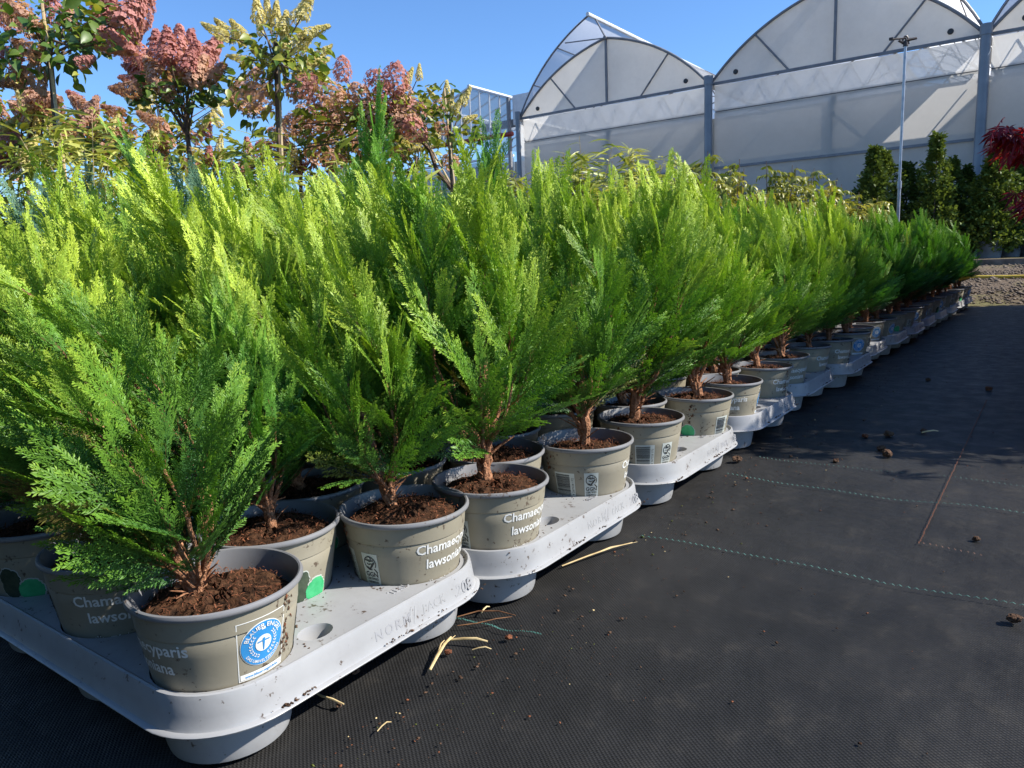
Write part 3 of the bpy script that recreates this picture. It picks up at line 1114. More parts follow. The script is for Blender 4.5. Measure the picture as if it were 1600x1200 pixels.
def tray_mesh():
    bm = bmesh.new()
    x0, x1, y0, y1 = -.4 - .080, .080, -PY - .074, PY + .074

    def loop(pts, z):
        vs = [bm.verts.new((p[0], p[1], z)) for p in pts]
        return vs

    def bridge(a, b, flip=False):
        n = len(a)
        for k in range(n):
            q = (a[k], a[(k + 1) % n], b[(k + 1) % n], b[k])
            bm.faces.new(q if not flip else q[::-1])
    outer = rounded_rect(x0, y0, x1, y1, .074, 12)
    L0 = loop(outer, DECK)
    edges = [bm.edges.new((L0[k], L0[(k + 1) % len(L0)])) for k in range(len(L0))]
    holes = []
    for cx, cy_ in TX:
        pts = [(cx + .0718 * math.cos(2 * PI * k / 40), cy_ + .0718 * math.sin(2 * PI * k / 40)) for k in range(40)]
        h = loop(pts, DECK)
        holes.append(('w', cx, cy_, h))
        edges += [bm.edges.new((h[k], h[(k + 1) % 40])) for k in range(40)]
    for cx, cy_, r in ((.045, -.055, .017), (-.445, -.055, .017), (-.2, -.035, .017), (-.2, .035, .017)):
        pts = [(cx + r * math.cos(2 * PI * k / 20), cy_ + 1.25 * r * math.sin(2 * PI * k / 20)) for k in range(20)]
        h = loop(pts, DECK)
        holes.append(('f', cx, cy_, h))
        edges += [bm.edges.new((h[k], h[(k + 1) % 20])) for k in range(20)]
    bmesh.ops.triangle_fill(bm, use_beauty=True, use_dissolve=False, edges=edges)
    for typ, cx, cy_, h in holes:
        prev = h
        n = len(h)
        prof = ((.0712, DECK - .004), (.0690, .054), (.0668, .030), (.0635, .010), (.0615, .003), (.058, .0012)) if typ == 'w' else ((.94, DECK - .004), (.8, .04), (.55, .035))
        for r, z in prof:
            pts = []
            for v in h:
                d = Vector((v.co.x - cx, v.co.y - cy_))
                d = d * (r / .0718) if typ == 'w' else d * r
                pts.append((cx + d.x, cy_ + d.y))
            cur = loop(pts, z)
            bridge(prev, cur, True)
            prev = cur
        bm.faces.new(prev)
    # ridge, skirt and lip
    prev = L0
    for off, z in ((.0006, DECK + .001), (.002, DECK + .0035), (.0042, DECK + .0045), (.0065, DECK + .0035), (.0080, DECK - .001), (.0100, .071), (.0118, .059), (.0130, .0565), (.0178, .0555), (.0186, .0545), (.0180, .0532), (.0140, .0540), (.0112, .057), (.0092, .068), (.0072, DECK - .005)):
        pts = rounded_rect(x0 - off, y0 - off, x1 + off, y1 + off, .074 + off, 12)
        cur = loop(pts, z)
        bridge(prev, cur)
        prev = cur
    me = bpy.data.meshes.new('tray')
    bm.normal_update()
    bm.to_mesh(me)
    bm.free()
    me.polygons.foreach_set('use_smooth', [True] * len(me.polygons))
    me.set_sharp_from_angle(angle=D2R(42))
    me.materials.append(MAT['tray'])
    return me


def tray_letters():
    """raised lettering on the skirt facing the aisle and on the deck"""
    out = []

    def put(s, size, fn, bold=.02, th=.0008):
        mb = MB()
        v, f = text_tris(s, size, 'LEFT', bold)
        n = len(v)
        top = [fn(p[0], p[1], th) for p in v]
        bot = [fn(p[0], p[1], -.0008) for p in v]
        from collections import Counter
        ec = Counter()
        for q in f:
            for a, b in zip(q, q[1:] + q[:1]):
                ec[(a, b)] += 1
        fs = [tuple(q) for q in f]
        for (a, b), _ in list(ec.items()):
            if (b, a) not in ec:
                fs.append((a, n + a, n + b, b))
        mb.add(top + bot, fs, 'tray')
        out.append(mb.mesh('raised_lettering'))
    # skirt: from (offset .0145-.006, DECK) to (.0200-.006, .043)
    xa, za, xb, zb = .080 + .0080, DECK - .001, .080 + .0118, .059
    ln = math.hypot(xb - xa, zb - za)
    ux, uz = (xa - xb) / ln, (za - zb) / ln
    nx_, nz_ = uz, -ux

    def skirt(y0, v0):
        return lambda x, y, t: (xb + ux * (v0 + y) + nx_ * t - .0006, y0 + x, zb + uz * (v0 + y) + nz_ * t)
    put('N\u2009O\u2009R\u2009M', .0165, skirt(-.008, .0068))
    put('//', .027, skirt(.047, .003), .03)
    put('PACK', .0165, skirt(.072, .0068))
    put('208', .0215, skirt(.135, .0045), .02)
    put('TEKU', .0135, lambda x, y, t: (.052 - y, .058 + x, DECK + t), .02, .0008)
    return out


TRAY_ME = tray_mesh()
TRAY_TXT = tray_letters()
TRAY_Y = [0.542, 0.974, 1.478, 1.98, 2.50] + [2.50 + 0.487 * k for k in range(1, 11)]
TRAY_X = [-0.688, -0.659, -0.659, -0.662, -0.676, -0.645, -0.672, -0.655, -0.640, -0.64, -0.63, -0.615, -0.61, -0.60, -0.59]
TRAY_Y[6] += .03
TRAY_Y = TRAY_Y[:14]


def in_view(p, margin=0.0):
    d = Vector(p) - EYE
    z = d.dot(FWD)
    if z < 0.1:
        return False
    return abs(d.dot(RGT) / z) < 800 / F_PX + margin


ROTS = {(0, 0): -137, (0, 1): -36.5, (0, 2): -40, (0, 3): -5, (0, 4): 25, (0, 5): 68, (0, 6): -115, (0, 7): -49, (0, 8): -80, (0, 9): -45, (0, 10): -60, (1, 0): 153, (2, 0): -67, (3, 0): -200, (4, 0): 106}

plants = []   # (column, y index, x, y, tray col)
count_cols = {}
for tc in range(3):
    for ti, ty in enumerate(TRAY_Y):
        tx = TRAY_X[ti] - 0.602 * tc + (R.uniform(-.008, .008) if tc else 0)
        tyy = ty + (R.uniform(-.02, .02) if tc else 0)
        rz = R.uniform(-.010, .010)
        if ti == 0 and tc == 0:
            rz = 0.0
        if not any(in_view((tx + dx, tyy + dy, .3), .25) for dx, dy in ((0, 0), (-.4, .2), (0, .2))):
            continue
        rowname = ('along the aisle', 'one row back', 'third row back')[tc]
        lab = 'grey plastic pot tray %s, %s from the near end' % (rowname, ORD[ti])
        if tc == 0 and ti == 0:
            lab = 'nearest grey plastic pot tray, holding the pot with the round blue badge'
        if tc == 0 and ti == 13:
            lab = 'last grey plastic pot tray along the aisle, beside the gravel'
        t = tag(link('pot_tray', TRAY_ME), lab, 'plant tray', 'grey pot trays standing on the black ground cover')
        t.location = (tx, tyy, 0.0012)
        t.rotation_euler = (0, 0, rz)
        if tc == 0 and ti < 9:
            for tm in TRAY_TXT:
                link('raised_lettering', tm, t)
        for dx, dy in TX:
            c, s = math.cos(rz), math.sin(rz)
            plants.append((tc * 5 + int(round(-dx * 10)), tx + dx * c - dy * s, tyy + dx * s + dy * c, tc, ti))

plants.sort(key=lambda p: (p[0], p[2]))
n_of = {}
N_PL = 0
LEAN = {(0, 0): (-10, -6), (2, 0): (-12, -6), (1, 0): (-12, 0), (0, 1): (-14, -3), (0, 2): (0, 2), (0, 3): (-5, 0), (0, 4): (8, 4)}
for col, x, y, tc, ti in plants:
    k = n_of.get(col, 0)
    n_of[col] = k + 1
    far = ti >= 7
    if not in_view((x, y, .5), .16):
        continue
    if col > 10 and ti > 8:
        continue
    # kind of plant
    r = R.random()
    kind, var = 'lime', 'c%d' % R.randrange(4)
    if far:
        kind = 'green' if r < .78 else 'gold'
        if col >= 2 and r > .9:
            kind = 'lime'
    elif ti == 6 and r < .5:
        kind = 'green'
    elif tc == 2 and ti <= 4 and R.random() < .5:
        kind = 'blue' if R.random() < .6 else 'green'
    elif tc >= 1 and r < .08:
        kind = 'green'
    if (col, k) in ((1, 0), (1, 1)):
        kind = 'green'
    if (col, k) == (0, 0):
        var = 'big'
    if (col, k) in ((0, 1), (0, 2), (0, 3), (0, 4), (0, 5)):
        var = {1: 'c1', 2: 'c2', 3: 'c1', 4: 'c3', 5: 'c0'}[k]
    if kind != 'lime' and col:
        var = {'green': 'c0', 'blue': 'c2', 'gold': 'c1'}[kind]
    adj = {'lime': 'lime green', 'green': 'mid green', 'blue': 'blue-green', 'gold': 'yellow-tipped'}[kind]
    special = {(0, 0): 'leaning lime green conifer in the nearest pot, with a round blue badge',
               (0, 1): 'lime green conifer in taupe pot with white lettering, second along the aisle',
               (1, 0): 'mid green conifer in pot with green blob, just behind the two nearest aisle pots',
               (0, 3): 'lime green conifer in pot showing barcode and certification mark, fourth along the aisle',
               (0, 5): 'lime green conifer in pot with dark and green plant picture, sixth along the aisle',
               (2, 0): 'shaded lime green conifer in the front edge pot left of the nearest pot'}
    if col == 0:
        lab = '%s conifer in taupe pot, %s along the aisle from the near end' % (adj, ORD[k])
    else:
        lab = '%s potted conifer, %s row back from the aisle, %s from the near end' % (adj, ORD[col], ORD[k])
    lab = special.get((col, k), lab)
    root = thing('potted_conifer', lab, 'potted conifer', (x, y, POT_Z), 'young conifers in taupe pots set out in grey trays', (R.gauss(0, .012), R.gauss(0, .012), 0))
    rot = ROTS.get((col, k), R.uniform(0, 360))
    pot = link('pot', POT_ME, root)
    pot.rotation_euler = (0, 0, D2R(rot))
    link('rim', RIM_ME, pot)
    if col <= 1 or (ti == 0 and tc == 0) or (col == 2 and ti < 4):
        for nm in ('lettering', 'eco_badge', 'plant_picture', 'barcode', 'certification_mark'):
            link(nm, PRINTS[nm], pot)
    if col <= 1 and ti < 6:
        sm = link('soil_smear', SMEARS[0 if (col, k) == (0, 0) else R.randrange(3)], pot)
        sm.rotation_euler = (0, 0, D2R((22 if (col, k) == (0, 0) else R.uniform(-150, 0)) - rot))
    so = link('soil', SOIL_ME[N_PL % 3], root)
    so.rotation_euler = (0, 0, R.uniform(0, 6.28))
    lx, ly = LEAN.get((col, k), (R.gauss(-13 if ti < 3 else -5, 6), R.gauss(-6 if ti < 3 else 0, 6)))
    yaw = R.uniform(0, 2 * PI)
    topz = (R.uniform(.57, .77), R.uniform(.70, .84), R.uniform(.74, .88))[tc]
    if ti <= 2:
        topz = ((.59, .64, .66), (.63, .73, .77), (.67, .74, .79))[tc][ti] + R.uniform(-.05, .05)
    s = (topz - .158) / CON[var][2] / math.cos(math.hypot(D2R(lx), D2R(ly)))
    if far:
        s *= .96
    if (col, k) == (0, 0):
        s, yaw = .45 / CON[var][2], -2.5
    R_OFF = (R.gauss(0, .006), R.gauss(0, .006))
    if (col, k) == (1, 0):
        s *= .82
    me, tr, mh = CON[var]
    e = Euler((D2R(-ly), D2R(lx), 0)).to_matrix() @ Euler((0, 0, yaw)).to_matrix()
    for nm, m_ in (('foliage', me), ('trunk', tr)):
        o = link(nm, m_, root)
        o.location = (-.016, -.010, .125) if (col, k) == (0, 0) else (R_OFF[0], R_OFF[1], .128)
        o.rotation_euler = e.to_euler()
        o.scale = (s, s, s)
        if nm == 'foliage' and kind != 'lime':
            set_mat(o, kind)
    N_PL += 1
print('plants', N_PL)

# tall darker conifers behind the lime ones
for i, (px, py, dep, kind, s, lean, lab) in enumerate((
        (575, 104, 2.05, 'fresh', 1.05, (0, 0), 'tall narrow fresh green conifer rising before the pink hydrangea'),
        (762, 165, 2.25, 'fresh', .95, (2, 0), 'narrow green conifer spire left of the greenhouse corner'),
        (205, 165, 2.15, 'green', .95, (-22, 0), 'dark green conifer leaning left beneath the cone-flowered pink hydrangea'),
        (270, 235, 2.3, 'blue', .9, (-12, 4), 'blue-green conifer between dark leaning conifer and cream hydrangea'),
        (60, 285, 2.2, 'blue', .85, (-10, 3), 'pale blue-green conifer at the left edge below the bamboo'),
        (130, 230, 2.6, 'blue', .9, (-16, 0), 'blue-green conifer behind the left trays, under the bamboo leaves'),
        (520, 255, 2.6, 'blue', .85, (-4, 3), 'blue-green conifer half hidden behind limes below the cream hydrangea'),
)):
    top = at_depth(px, py, dep)
    hgt = CON['tall'][2] * s
    base = Vector((top.x - math.sin(D2R(lean[0])) * hgt * .7, top.y, 0))
    z0 = max(0.0, top.z - (.128 + hgt * math.cos(D2R(lean[0]))))
    root = thing('potted_conifer', lab, 'potted conifer', (base.x, base.y, 0.0), 'taller conifers behind the lime ones')
    rz = top.z - hgt * math.cos(D2R(lean[0]))
    zs = rz / .128
    pot = link('pot', POT_ME, root)
    pot.scale = (1.25, 1.25, max(.6, zs))
    link('rim', RIM_ME, pot)
    so = link('soil', SOIL_ME[i % 3], root)
    so.scale = (1.25, 1.25, max(.6, zs))
    me, tr, mh = CON['tall']
    for nm, m_ in (('foliage', me), ('trunk', tr)):
        o = link(nm, m_, root)
        o.location = (0, 0, rz)
        o.rotation_euler = (Euler((D2R(-lean[1]), D2R(lean[0]), 0)).to_matrix() @ Euler((0, 0, 1.3 * i)).to_matrix()).to_euler()
        o.scale = (s, s, s)
        if nm == 'foliage':
            set_mat(o, kind)

# ------------------------------------------------------------------ broad leaves, panicles


def leaf_mesh(name, L, W, mat, n=4, fold=.25, droop=.25, tipw=.0):
    rows = []
    for i in range(n + 1):
        t = i / n
        w = W * (math.sin(PI * t ** .8) ** .9) * .5 if 0 < t < 1 else 0.0
        z = -droop * L * t * t
        rows.append((t * L, w, z))
    mb = MB()
    vs, fs = [], []
    for x, w, z in rows:
        vs += [(x, -w, z + fold * w), (x, 0, z), (x, w, z + fold * w)]
    for i in range(n):
        a, b = 3 * i, 3 * i + 3
        fs += [(a, b, b + 1, a + 1), (a + 1, b + 1, b + 2, a + 2)]
    mb.add(vs, fs, mat)
    return mb.mesh(name, True)


LEAF_H = [leaf_mesh('leaf', .085, .048, 'leaf_green', 4, .3, .2), leaf_mesh('leaf', .07, .044, 'leaf_green', 4, .5, .35)]


def panicle_mesh(seed, cone):
    rg = random.Random(seed)
    V, T, Fq = [], [], []
    n = 190 if cone else 170
    for i in range(n):
        t = (i + .5) / n
        if cone:
            z = 1.0 * t
            r = .30 * (1 - t) ** .7 * (1.0 if t > .12 else .6 + 3.3 * t) + .03
        else:
            z = t
            r = .42 * math.sin(PI * min(1, .12 + .88 * t)) ** .6 + .02
        a = i * 2.39996 + rg.uniform(-.3, .3)
        c = Vector((r * math.cos(a), r * math.sin(a), z)) * 1.0
        nn = Vector((math.cos(a), math.sin(a), .45 + rg.uniform(-.3, .5))).normalized()
        c += nn * rg.uniform(-.05, .04)
        u = nn.orthogonal().normalized()
        u.rotate(Matrix.Rotation(rg.uniform(0, 6.28), 3, nn))
        v = nn.cross(u)
        s = rg.uniform(.05, .085)
        rnd = rg.random()
        for k in range(4):
            d = (u * math.cos(k * PI / 2) + v * math.sin(k * PI / 2))
            e = nn.cross(d)
            b = len(V)
            V += [c, c + d * s * .6 + e * s * .5 + nn * s * .2, c + d * s * 1.05 + nn * s * rg.uniform(-.1, .3), c + d * s * .6 - e * s * .5 + nn * s * .2]
            T += [(0, rnd, 0)] * 4
            Fq.append((b, b + 1, b + 2, b + 3))
    b = np.array([tuple(p) for p in V])
    return np_mesh('flower_panicle', b, np.array(Fq), np.array(T), 'pink', 4)


PAN_CONE = [panicle_mesh(900 + i, True) for i in range(2)]
PAN_BALL = [panicle_mesh(910 + i, False) for i in range(2)]


def align_z(d, spin=0.0):
    q = Vector(d).normalized().to_track_quat('Z', 'Y')
    return (q.to_matrix() @ Matrix.Rotation(spin, 3, 'Z')).to_euler()


def hydrangea(label, trunk_px, dep, pans, leaf_blobs, nleaf, stake=None, leafmat='leaf_green', group='hydrangea standards behind the conifers', seed=0):
    """trunk_px: list of picture points from low to crown, at one distance; pans: (px, py, length px, lean deg, colour, cone?)"""
    rg = random.Random(seed)
    p_low, p_top = at_depth(*trunk_px[0], dep), at_depth(*trunk_px[-1], dep)
    d = (p_top - p_low).normalized()
    base = p_low - d * (p_low.z / max(.3, d.z))
    base.z = ground_z(base.y)
    root = thing('hydrangea_tree', label, 'hydrangea', base, group)

    def loc(p):
        return Vector(p) - base
    mb = MB()
    pts = [base] + [at_depth(*q, dep) for q in trunk_px]
    rads = [.016] + [.013 - .004 * i / len(trunk_px) for i in range(len(trunk_px))]
    mb.tube([loc(p) for p in pts], rads, 'bark_grey', 8)
    mb.build('trunk', root, True)
    # container
    mb = MB()
    mb.lathe([(0, .02), (.11, .02), (.115, 0), (.14, .24), (.148, .24), (.148, .26), (.138, .26), (.134, .22), (0, .22)], 'nursery_pot', 28)
    mb.build('pot', root, True)
    if stake:
        mb = MB()
        a, b = at_depth(*stake[0], dep - .03), at_depth(*stake[1], dep - .03)
        dd = (b - a)
        a2 = a - dd * ((a.z - .2) / dd.z)
        mb.tube([loc(a2), loc(a), loc(b)], .006, 'cane', 6)
        mb.build('stake', root, True)
    fork = pts[-1]
    br = MB()
    for (px, py, lp, lean, colr, cone) in pans:
        dz = rg.uniform(-.22, .22)
        L = lp / F_PX * dep
        tip = at_depth(px, py, dep + dz)
        axis = (UPV * math.cos(D2R(lean)) + RGT * math.sin(D2R(lean)) + FWD * rg.uniform(-.35, .25)).normalized()
        b = tip - axis * L * .5
        me = (PAN_CONE if cone else PAN_BALL)[rg.randrange(2)]
        o = link('flower_panicle', me, root)
        o.location = loc(b)
        o.rotation_euler = align_z(axis, rg.uniform(0, 6))
        w = L * rg.uniform(.9, 1.15) * (.68 if colr == 'cream' else 1.0)
        o.scale = (w * (1.05 if cone else .95), w * (1.05 if cone else .95), L)
        set_mat(o, colr)
        mid = fork.lerp(b, .5) + Vector((0, 0, -.04 + rg.uniform(-.03, .03)))
        br.tube([loc(fork - d * rg.uniform(0, .18)), loc(mid), loc(b + axis * L * .3)], [.0055, .004, .0022], 'bark_grey', 5)
    br.build('branches', root, True)
    tot = sum(b[2] * b[3] for b in leaf_blobs)
    for (px, py, rx, ry) in leaf_blobs:
        n = int(1.9 * nleaf * rx * ry / tot)
        for _ in range(n):
            a, r = rg.uniform(0, 2 * PI), math.sqrt(rg.random())
            p = at_depth(px + 1.12 * rx * r * math.cos(a), py + 1.12 * ry * r * math.sin(a), dep + rg.uniform(-.3, .3) * math.sqrt(max(.05, 1 - r * r)))
            o = link('leaf', LEAF_H[rg.randrange(2)], root)
            o.location = loc(p)
            out = (p - fork)
            out.z *= .4
            out = (out.normalized() + Vector((rg.gauss(0, .6), rg.gauss(0, .6), rg.gauss(-.15, .4)))).normalized()
            q = out.to_track_quat('X', 'Z')
            o.rotation_euler = (q.to_matrix() @ Matrix.Rotation(rg.gauss(0, .7), 3, 'X')).to_euler()
            s = rg.uniform(.45, .85)
            o.scale = (s, s, s)
            if leafmat != 'leaf_green' and rg.random() < .75 or rg.random() < .18:
                set_mat(o, 'leaf_yellow')
    return root


def rnd_pans(rg, n, box, l, cols, cone, lean=(-50, 50)):
    return [(rg.uniform(box[0], box[2]), rg.uniform(box[1], box[3]), rg.uniform(*l), rg.uniform(*lean), rg.choice(cols), cone) for _ in range(n)]


_r = random.Random(77)
hydrangea('large pink hydrangea tree on a pale stake in the top left corner', [(96, 260), (88, 200), (80, 110), (72, 40)], 2.9,
          [(210, 15, 70, 30, 'pink', True), (180, 30, 70, -10, 'pink', True), (205, 55, 65, 60, 'pink', True), (225, 5, 60, 40, 'pink', True), (160, 15, 60, -10, 'pink', True), (145, 45, 50, 30, 'pink', True), (185, 70, 55, 110, 'pink', True),
           (80, 5, 60, -20, 'pink', True), (40, 30, 50, -40, 'dusty', True), (5, 30, 50, -60, 'pink', True), (15, 8, 60, -40, 'dusty', True), (3, 85, 55, -70, 'pink', True), (20, 125, 50, -100, 'dusty', True), (60, 130, 55, 150, 'dusty', True), (40, 75, 45, -60, 'dusty', True),
           (110, 20, 50, 10, 'dusty', True), (135, 95, 28, 70, 'pink', True)],
          [(60, 60, 80, 60), (150, 50, 60, 32), (20, 90, 50, 40), (110, 25, 60, 30), (95, 60, 50, 40), (150, 62, 45, 16), (118, 115, 14, 25)], 210, stake=((100, 260), (62, -20)), seed=1)
hydrangea('pink hydrangea tree with upright cone blooms on dark trunk, left of the cream one', [(296, 240), (292, 200), (290, 172)], 4.0,
          [(205, 95, 50, -50, 'pink', True), (222, 82, 45, -25, 'pink', True), (246, 72, 52, -8, 'pink', True), (262, 70, 50, 0, 'pink', True), (280, 68, 52, 5, 'pink', True), (298, 72, 48, 8, 'pink', True), (328, 82, 58, 38, 'pink', True), (318, 95, 55, 45, 'pink', True),
           (212, 112, 45, -60, 'pink', True), (240, 110, 50, -35, 'dusty', True), (262, 98, 50, -15, 'pink', True), (290, 100, 50, 10, 'pink', True), (308, 110, 50, 30, 'dusty', True), (335, 115, 45, 55, 'dusty', True), (250, 135, 42, -50, 'dusty', True), (228, 100, 44, -45, 'pink', True), (300, 90, 50, 20, 'pink', True), (205, 125, 36, -80, 'pink', True), (195, 140, 40, -90, 'dusty', True), (270, 120, 45, 5, 'dusty', True)],
          [(270, 140, 65, 28), (330, 135, 45, 26), (300, 150, 40, 20), (235, 140, 30, 22)], 190, seed=2)
hydrangea('cream-plumed hydrangea tree with yellow-green leaves standing against open sky', [(437, 245), (434, 180), (432, 110), (430, 60)], 3.7,
          [(335, 48, 42, -60, 'cream', True), (352, 46, 45, -45, 'cream', True), (372, 48, 45, -35, 'cream', True), (405, 40, 30, -5, 'cream', True), (402, 14, 45, -8, 'cream', True), (418, 18, 45, 0, 'cream', True), (432, 28, 50, 2, 'cream', True), (445, 35, 40, 5, 'cream', True), (470, 15, 48, 25, 'cream', True), (480, 8, 45, 30, 'cream', True), (495, 48, 42, 65, 'cream', True), (462, 65, 44, 40, 'cream', True), (475, 72, 40, 50, 'cream', True),
           (505, 82, 36, 55, 'cream', True), (410, 88, 40, -60, 'cream', True), (375, 92, 40, -80, 'cream', True), (490, 98, 50, 70, 'cream', True), (478, 108, 50, 60, 'cream', True), (498, 118, 40, 80, 'cream', True), (445, 60, 40, 10, 'cream', True),
           (398, 160, 60, -100, 'dusty', False), (385, 150, 55, -80, 'dusty', False), (405, 125, 40, -40, 'dusty', False), (470, 140, 45, 60, 'dusty', False), (478, 132, 40, 60, 'pink', False)],
          [(420, 75, 48, 35), (465, 85, 45, 35), (385, 75, 30, 26), (440, 110, 55, 30), (380, 140, 30, 28), (412, 185, 26, 22), (480, 115, 30, 25)], 190, stake=((441, 250), (436, 105)), leafmat='leaf_yellow', seed=3)
hydrangea('broad dusty pink hydrangea tree with mop heads behind the narrow green conifer', [(682, 265), (672, 235), (640, 200), (610, 170)], 4.3,
          [(535, 108, 36, 5, 'pink', False), (588, 128, 42, -15, 'pink', False), (618, 122, 44, 10, 'pink', False), (600, 150, 42, 0, 'pink', False), (560, 150, 40, -20, 'dusty', False), (515, 145, 44, -40, 'dusty', False), (500, 165, 40, -60, 'pink', False), (480, 180, 42, -50, 'dusty', False), (498, 200, 44, 180, 'dusty', False), (462, 190, 36, -70, 'dusty', False), (470, 205, 42, 180, 'dusty', False), (455, 195, 40, -90, 'dusty', False),
           (630, 150, 40, 20, 'dusty', False), (645, 175, 45, 40, 'pink', False), (660, 180, 40, 60, 'dusty', False), (635, 190, 42, 90, 'dusty', False), (648, 205, 40, 120, 'pink', False), (540, 165, 42, -20, 'dusty', False), (575, 175, 40, 0, 'dusty', False), (520, 195, 40, 160, 'dusty', False), (610, 180, 40, 20, 'dusty', False), (625, 165, 40, 20, 'pink', False), (590, 200, 40, 20, 'dusty', False), (415, 235, 36, -60, 'pink', False), (440, 225, 34, -20, 'dusty', False), (690, 165, 30, 60, 'dusty', False),
           (640, 118, 28, 20, 'cream', True), (655, 112, 26, 0, 'cream', True)],
          [(550, 185, 70, 42), (620, 190, 70, 42), (590, 160, 60, 28), (505, 200, 40, 35), (660, 165, 35, 30), (520, 160, 40, 25)], 270, stake=((692, 265), (628, 150)), leafmat='leaf_yellow', seed=4)
hydrangea('small sparse yellow-green hydrangea on a thin stake before the glass house', [(705, 255), (703, 215), (700, 190)], 4.1,
          [(698, 140, 30, 0, 'cream', True), (705, 155, 28, 10, 'cream', True), (728, 150, 30, 30, 'cream', True), (715, 165, 28, 30, 'cream', True), (735, 185, 24, 60, 'cream', True), (690, 200, 24, -60, 'dusty', False), (675, 148, 24, -40, 'cream', True)],
          [(690, 155, 25, 25), (715, 195, 25, 25), (725, 215, 25, 15), (680, 170, 25, 25), (700, 225, 20, 14)], 60, stake=((708, 270), (694, 138)), leafmat='leaf_yellow', seed=5)
hydrangea('low beige and pink hydrangea bush at the left edge behind bamboo', [(45, 300), (40, 260), (40, 220)], 3.6,
          rnd_pans(_r, 20, (-10, 150, 75, 262), (36, 52), ['dusty', 'dusty', 'pink', 'cream'], True, (-90, 90)), [(30, 190, 60, 50), (50, 230, 55, 35)], 100, leafmat='leaf_yellow', seed=6)
hydrangea('magenta and yellow hydrangea bush between the two left trees', [(140, 300), (140, 260), (140, 215)], 4.6,
          rnd_pans(_r, 9, (112, 150, 150, 210), (30, 42), ['pink', 'dusty'], True, (-60, 60)) + rnd_pans(_r, 12, (120, 170, 185, 245), (28, 40), ['cream', 'dusty', 'cream'], True, (-90, 90)), [(140, 205, 40, 40), (165, 225, 30, 25)], 90, leafmat='leaf_yellow', seed=7)
hydrangea('pale yellow hydrangea bush low behind the cone-flowered pink tree', [(260, 300), (256, 240), (252, 210)], 4.9,
          rnd_pans(_r, 14, (195, 100, 240, 180), (26, 38), ['cream'], True, (-90, 20)) + rnd_pans(_r, 12, (225, 180, 350, 240), (26, 38), ['cream', 'cream', 'dusty'], True, (-90, 90)) + [(322, 200, 34, 5, 'pink', True), (345, 160, 40, 90, 'cream', True), (340, 172, 30, 140, 'cream', True)], [(240, 195, 50, 32), (300, 215, 60, 30)], 130, leafmat='leaf_yellow', seed=8)

for _k, (_x, _y, _d, _lab) in enumerate(((70, 215, 4.0, 'beige and pink hydrangea bush behind the stake of the corner tree'), (205, 225, 4.6, 'yellow-flecked hydrangea bush left of the dark-trunked pink tree'), (335, 250, 5.0, 'low yellowish hydrangea bush under the open patch of sky'), (470, 225, 4.8, 'dusty hydrangea bush right of the cream hydrangea trunk'), (560, 225, 4.9, 'dark leafy hydrangea bush behind the tall narrow conifer'), (650, 235, 5.0, 'leafy hydrangea bush at the foot of the broad dusty pink tree'))):
    _r = random.Random(50 + _k)
    hydrangea(_lab, [(_x, _y + 80), (_x, _y + 40), (_x, _y + 10)], _d, rnd_pans(_r, 9, (_x - 55, _y - 40 if _k != 2 else _y - 20, _x + 55, _y + 35), (26, 40), ['dusty', 'dusty', 'pink', 'cream'], _k < 3, (-90, 90)),
              [(_x - 20, _y, 45, 36 if _k != 2 else 20), (_x + 25, _y + 12, 45, 32 if _k != 2 else 20)], 130, leafmat='leaf_yellow', seed=60 + _k)

# ------------------------------------------------------------------ bamboo
LEAF_B = [leaf_mesh('leaf', .105, .011, 'leaf_bamboo', 4, .4, .35), leaf_mesh('leaf', .085, .010, 'leaf_bamboo', 4, .4, .75), leaf_mesh('leaf', .12, .014, 'leaf_bamboo', 4, .3, .15)]


def leaf_array(rows, mat):
    """rows of (location, rotation matrix, scale, template mesh) joined in one mesh"""
    V, Q, T = [], [], []
    nb = 0
    for p, rot, s, me in rows:
        co = np.empty(len(me.vertices) * 3)
        me.vertices.foreach_get('co', co)
        co = co.reshape(-1, 3)
        Rm = np.array(rot)
        V.append((co * s) @ Rm.T + np.array(p))
        q = np.array([tuple(f.vertices) for f in me.polygons]) + nb
        Q.append(q)
        nb += len(co)
        t = np.zeros((len(co), 3))
        t[:, 1] = R.random()
        T.append(t)
    return np_mesh('foliage', np.concatenate(V), np.concatenate(Q), np.concatenate(T), mat, 4)


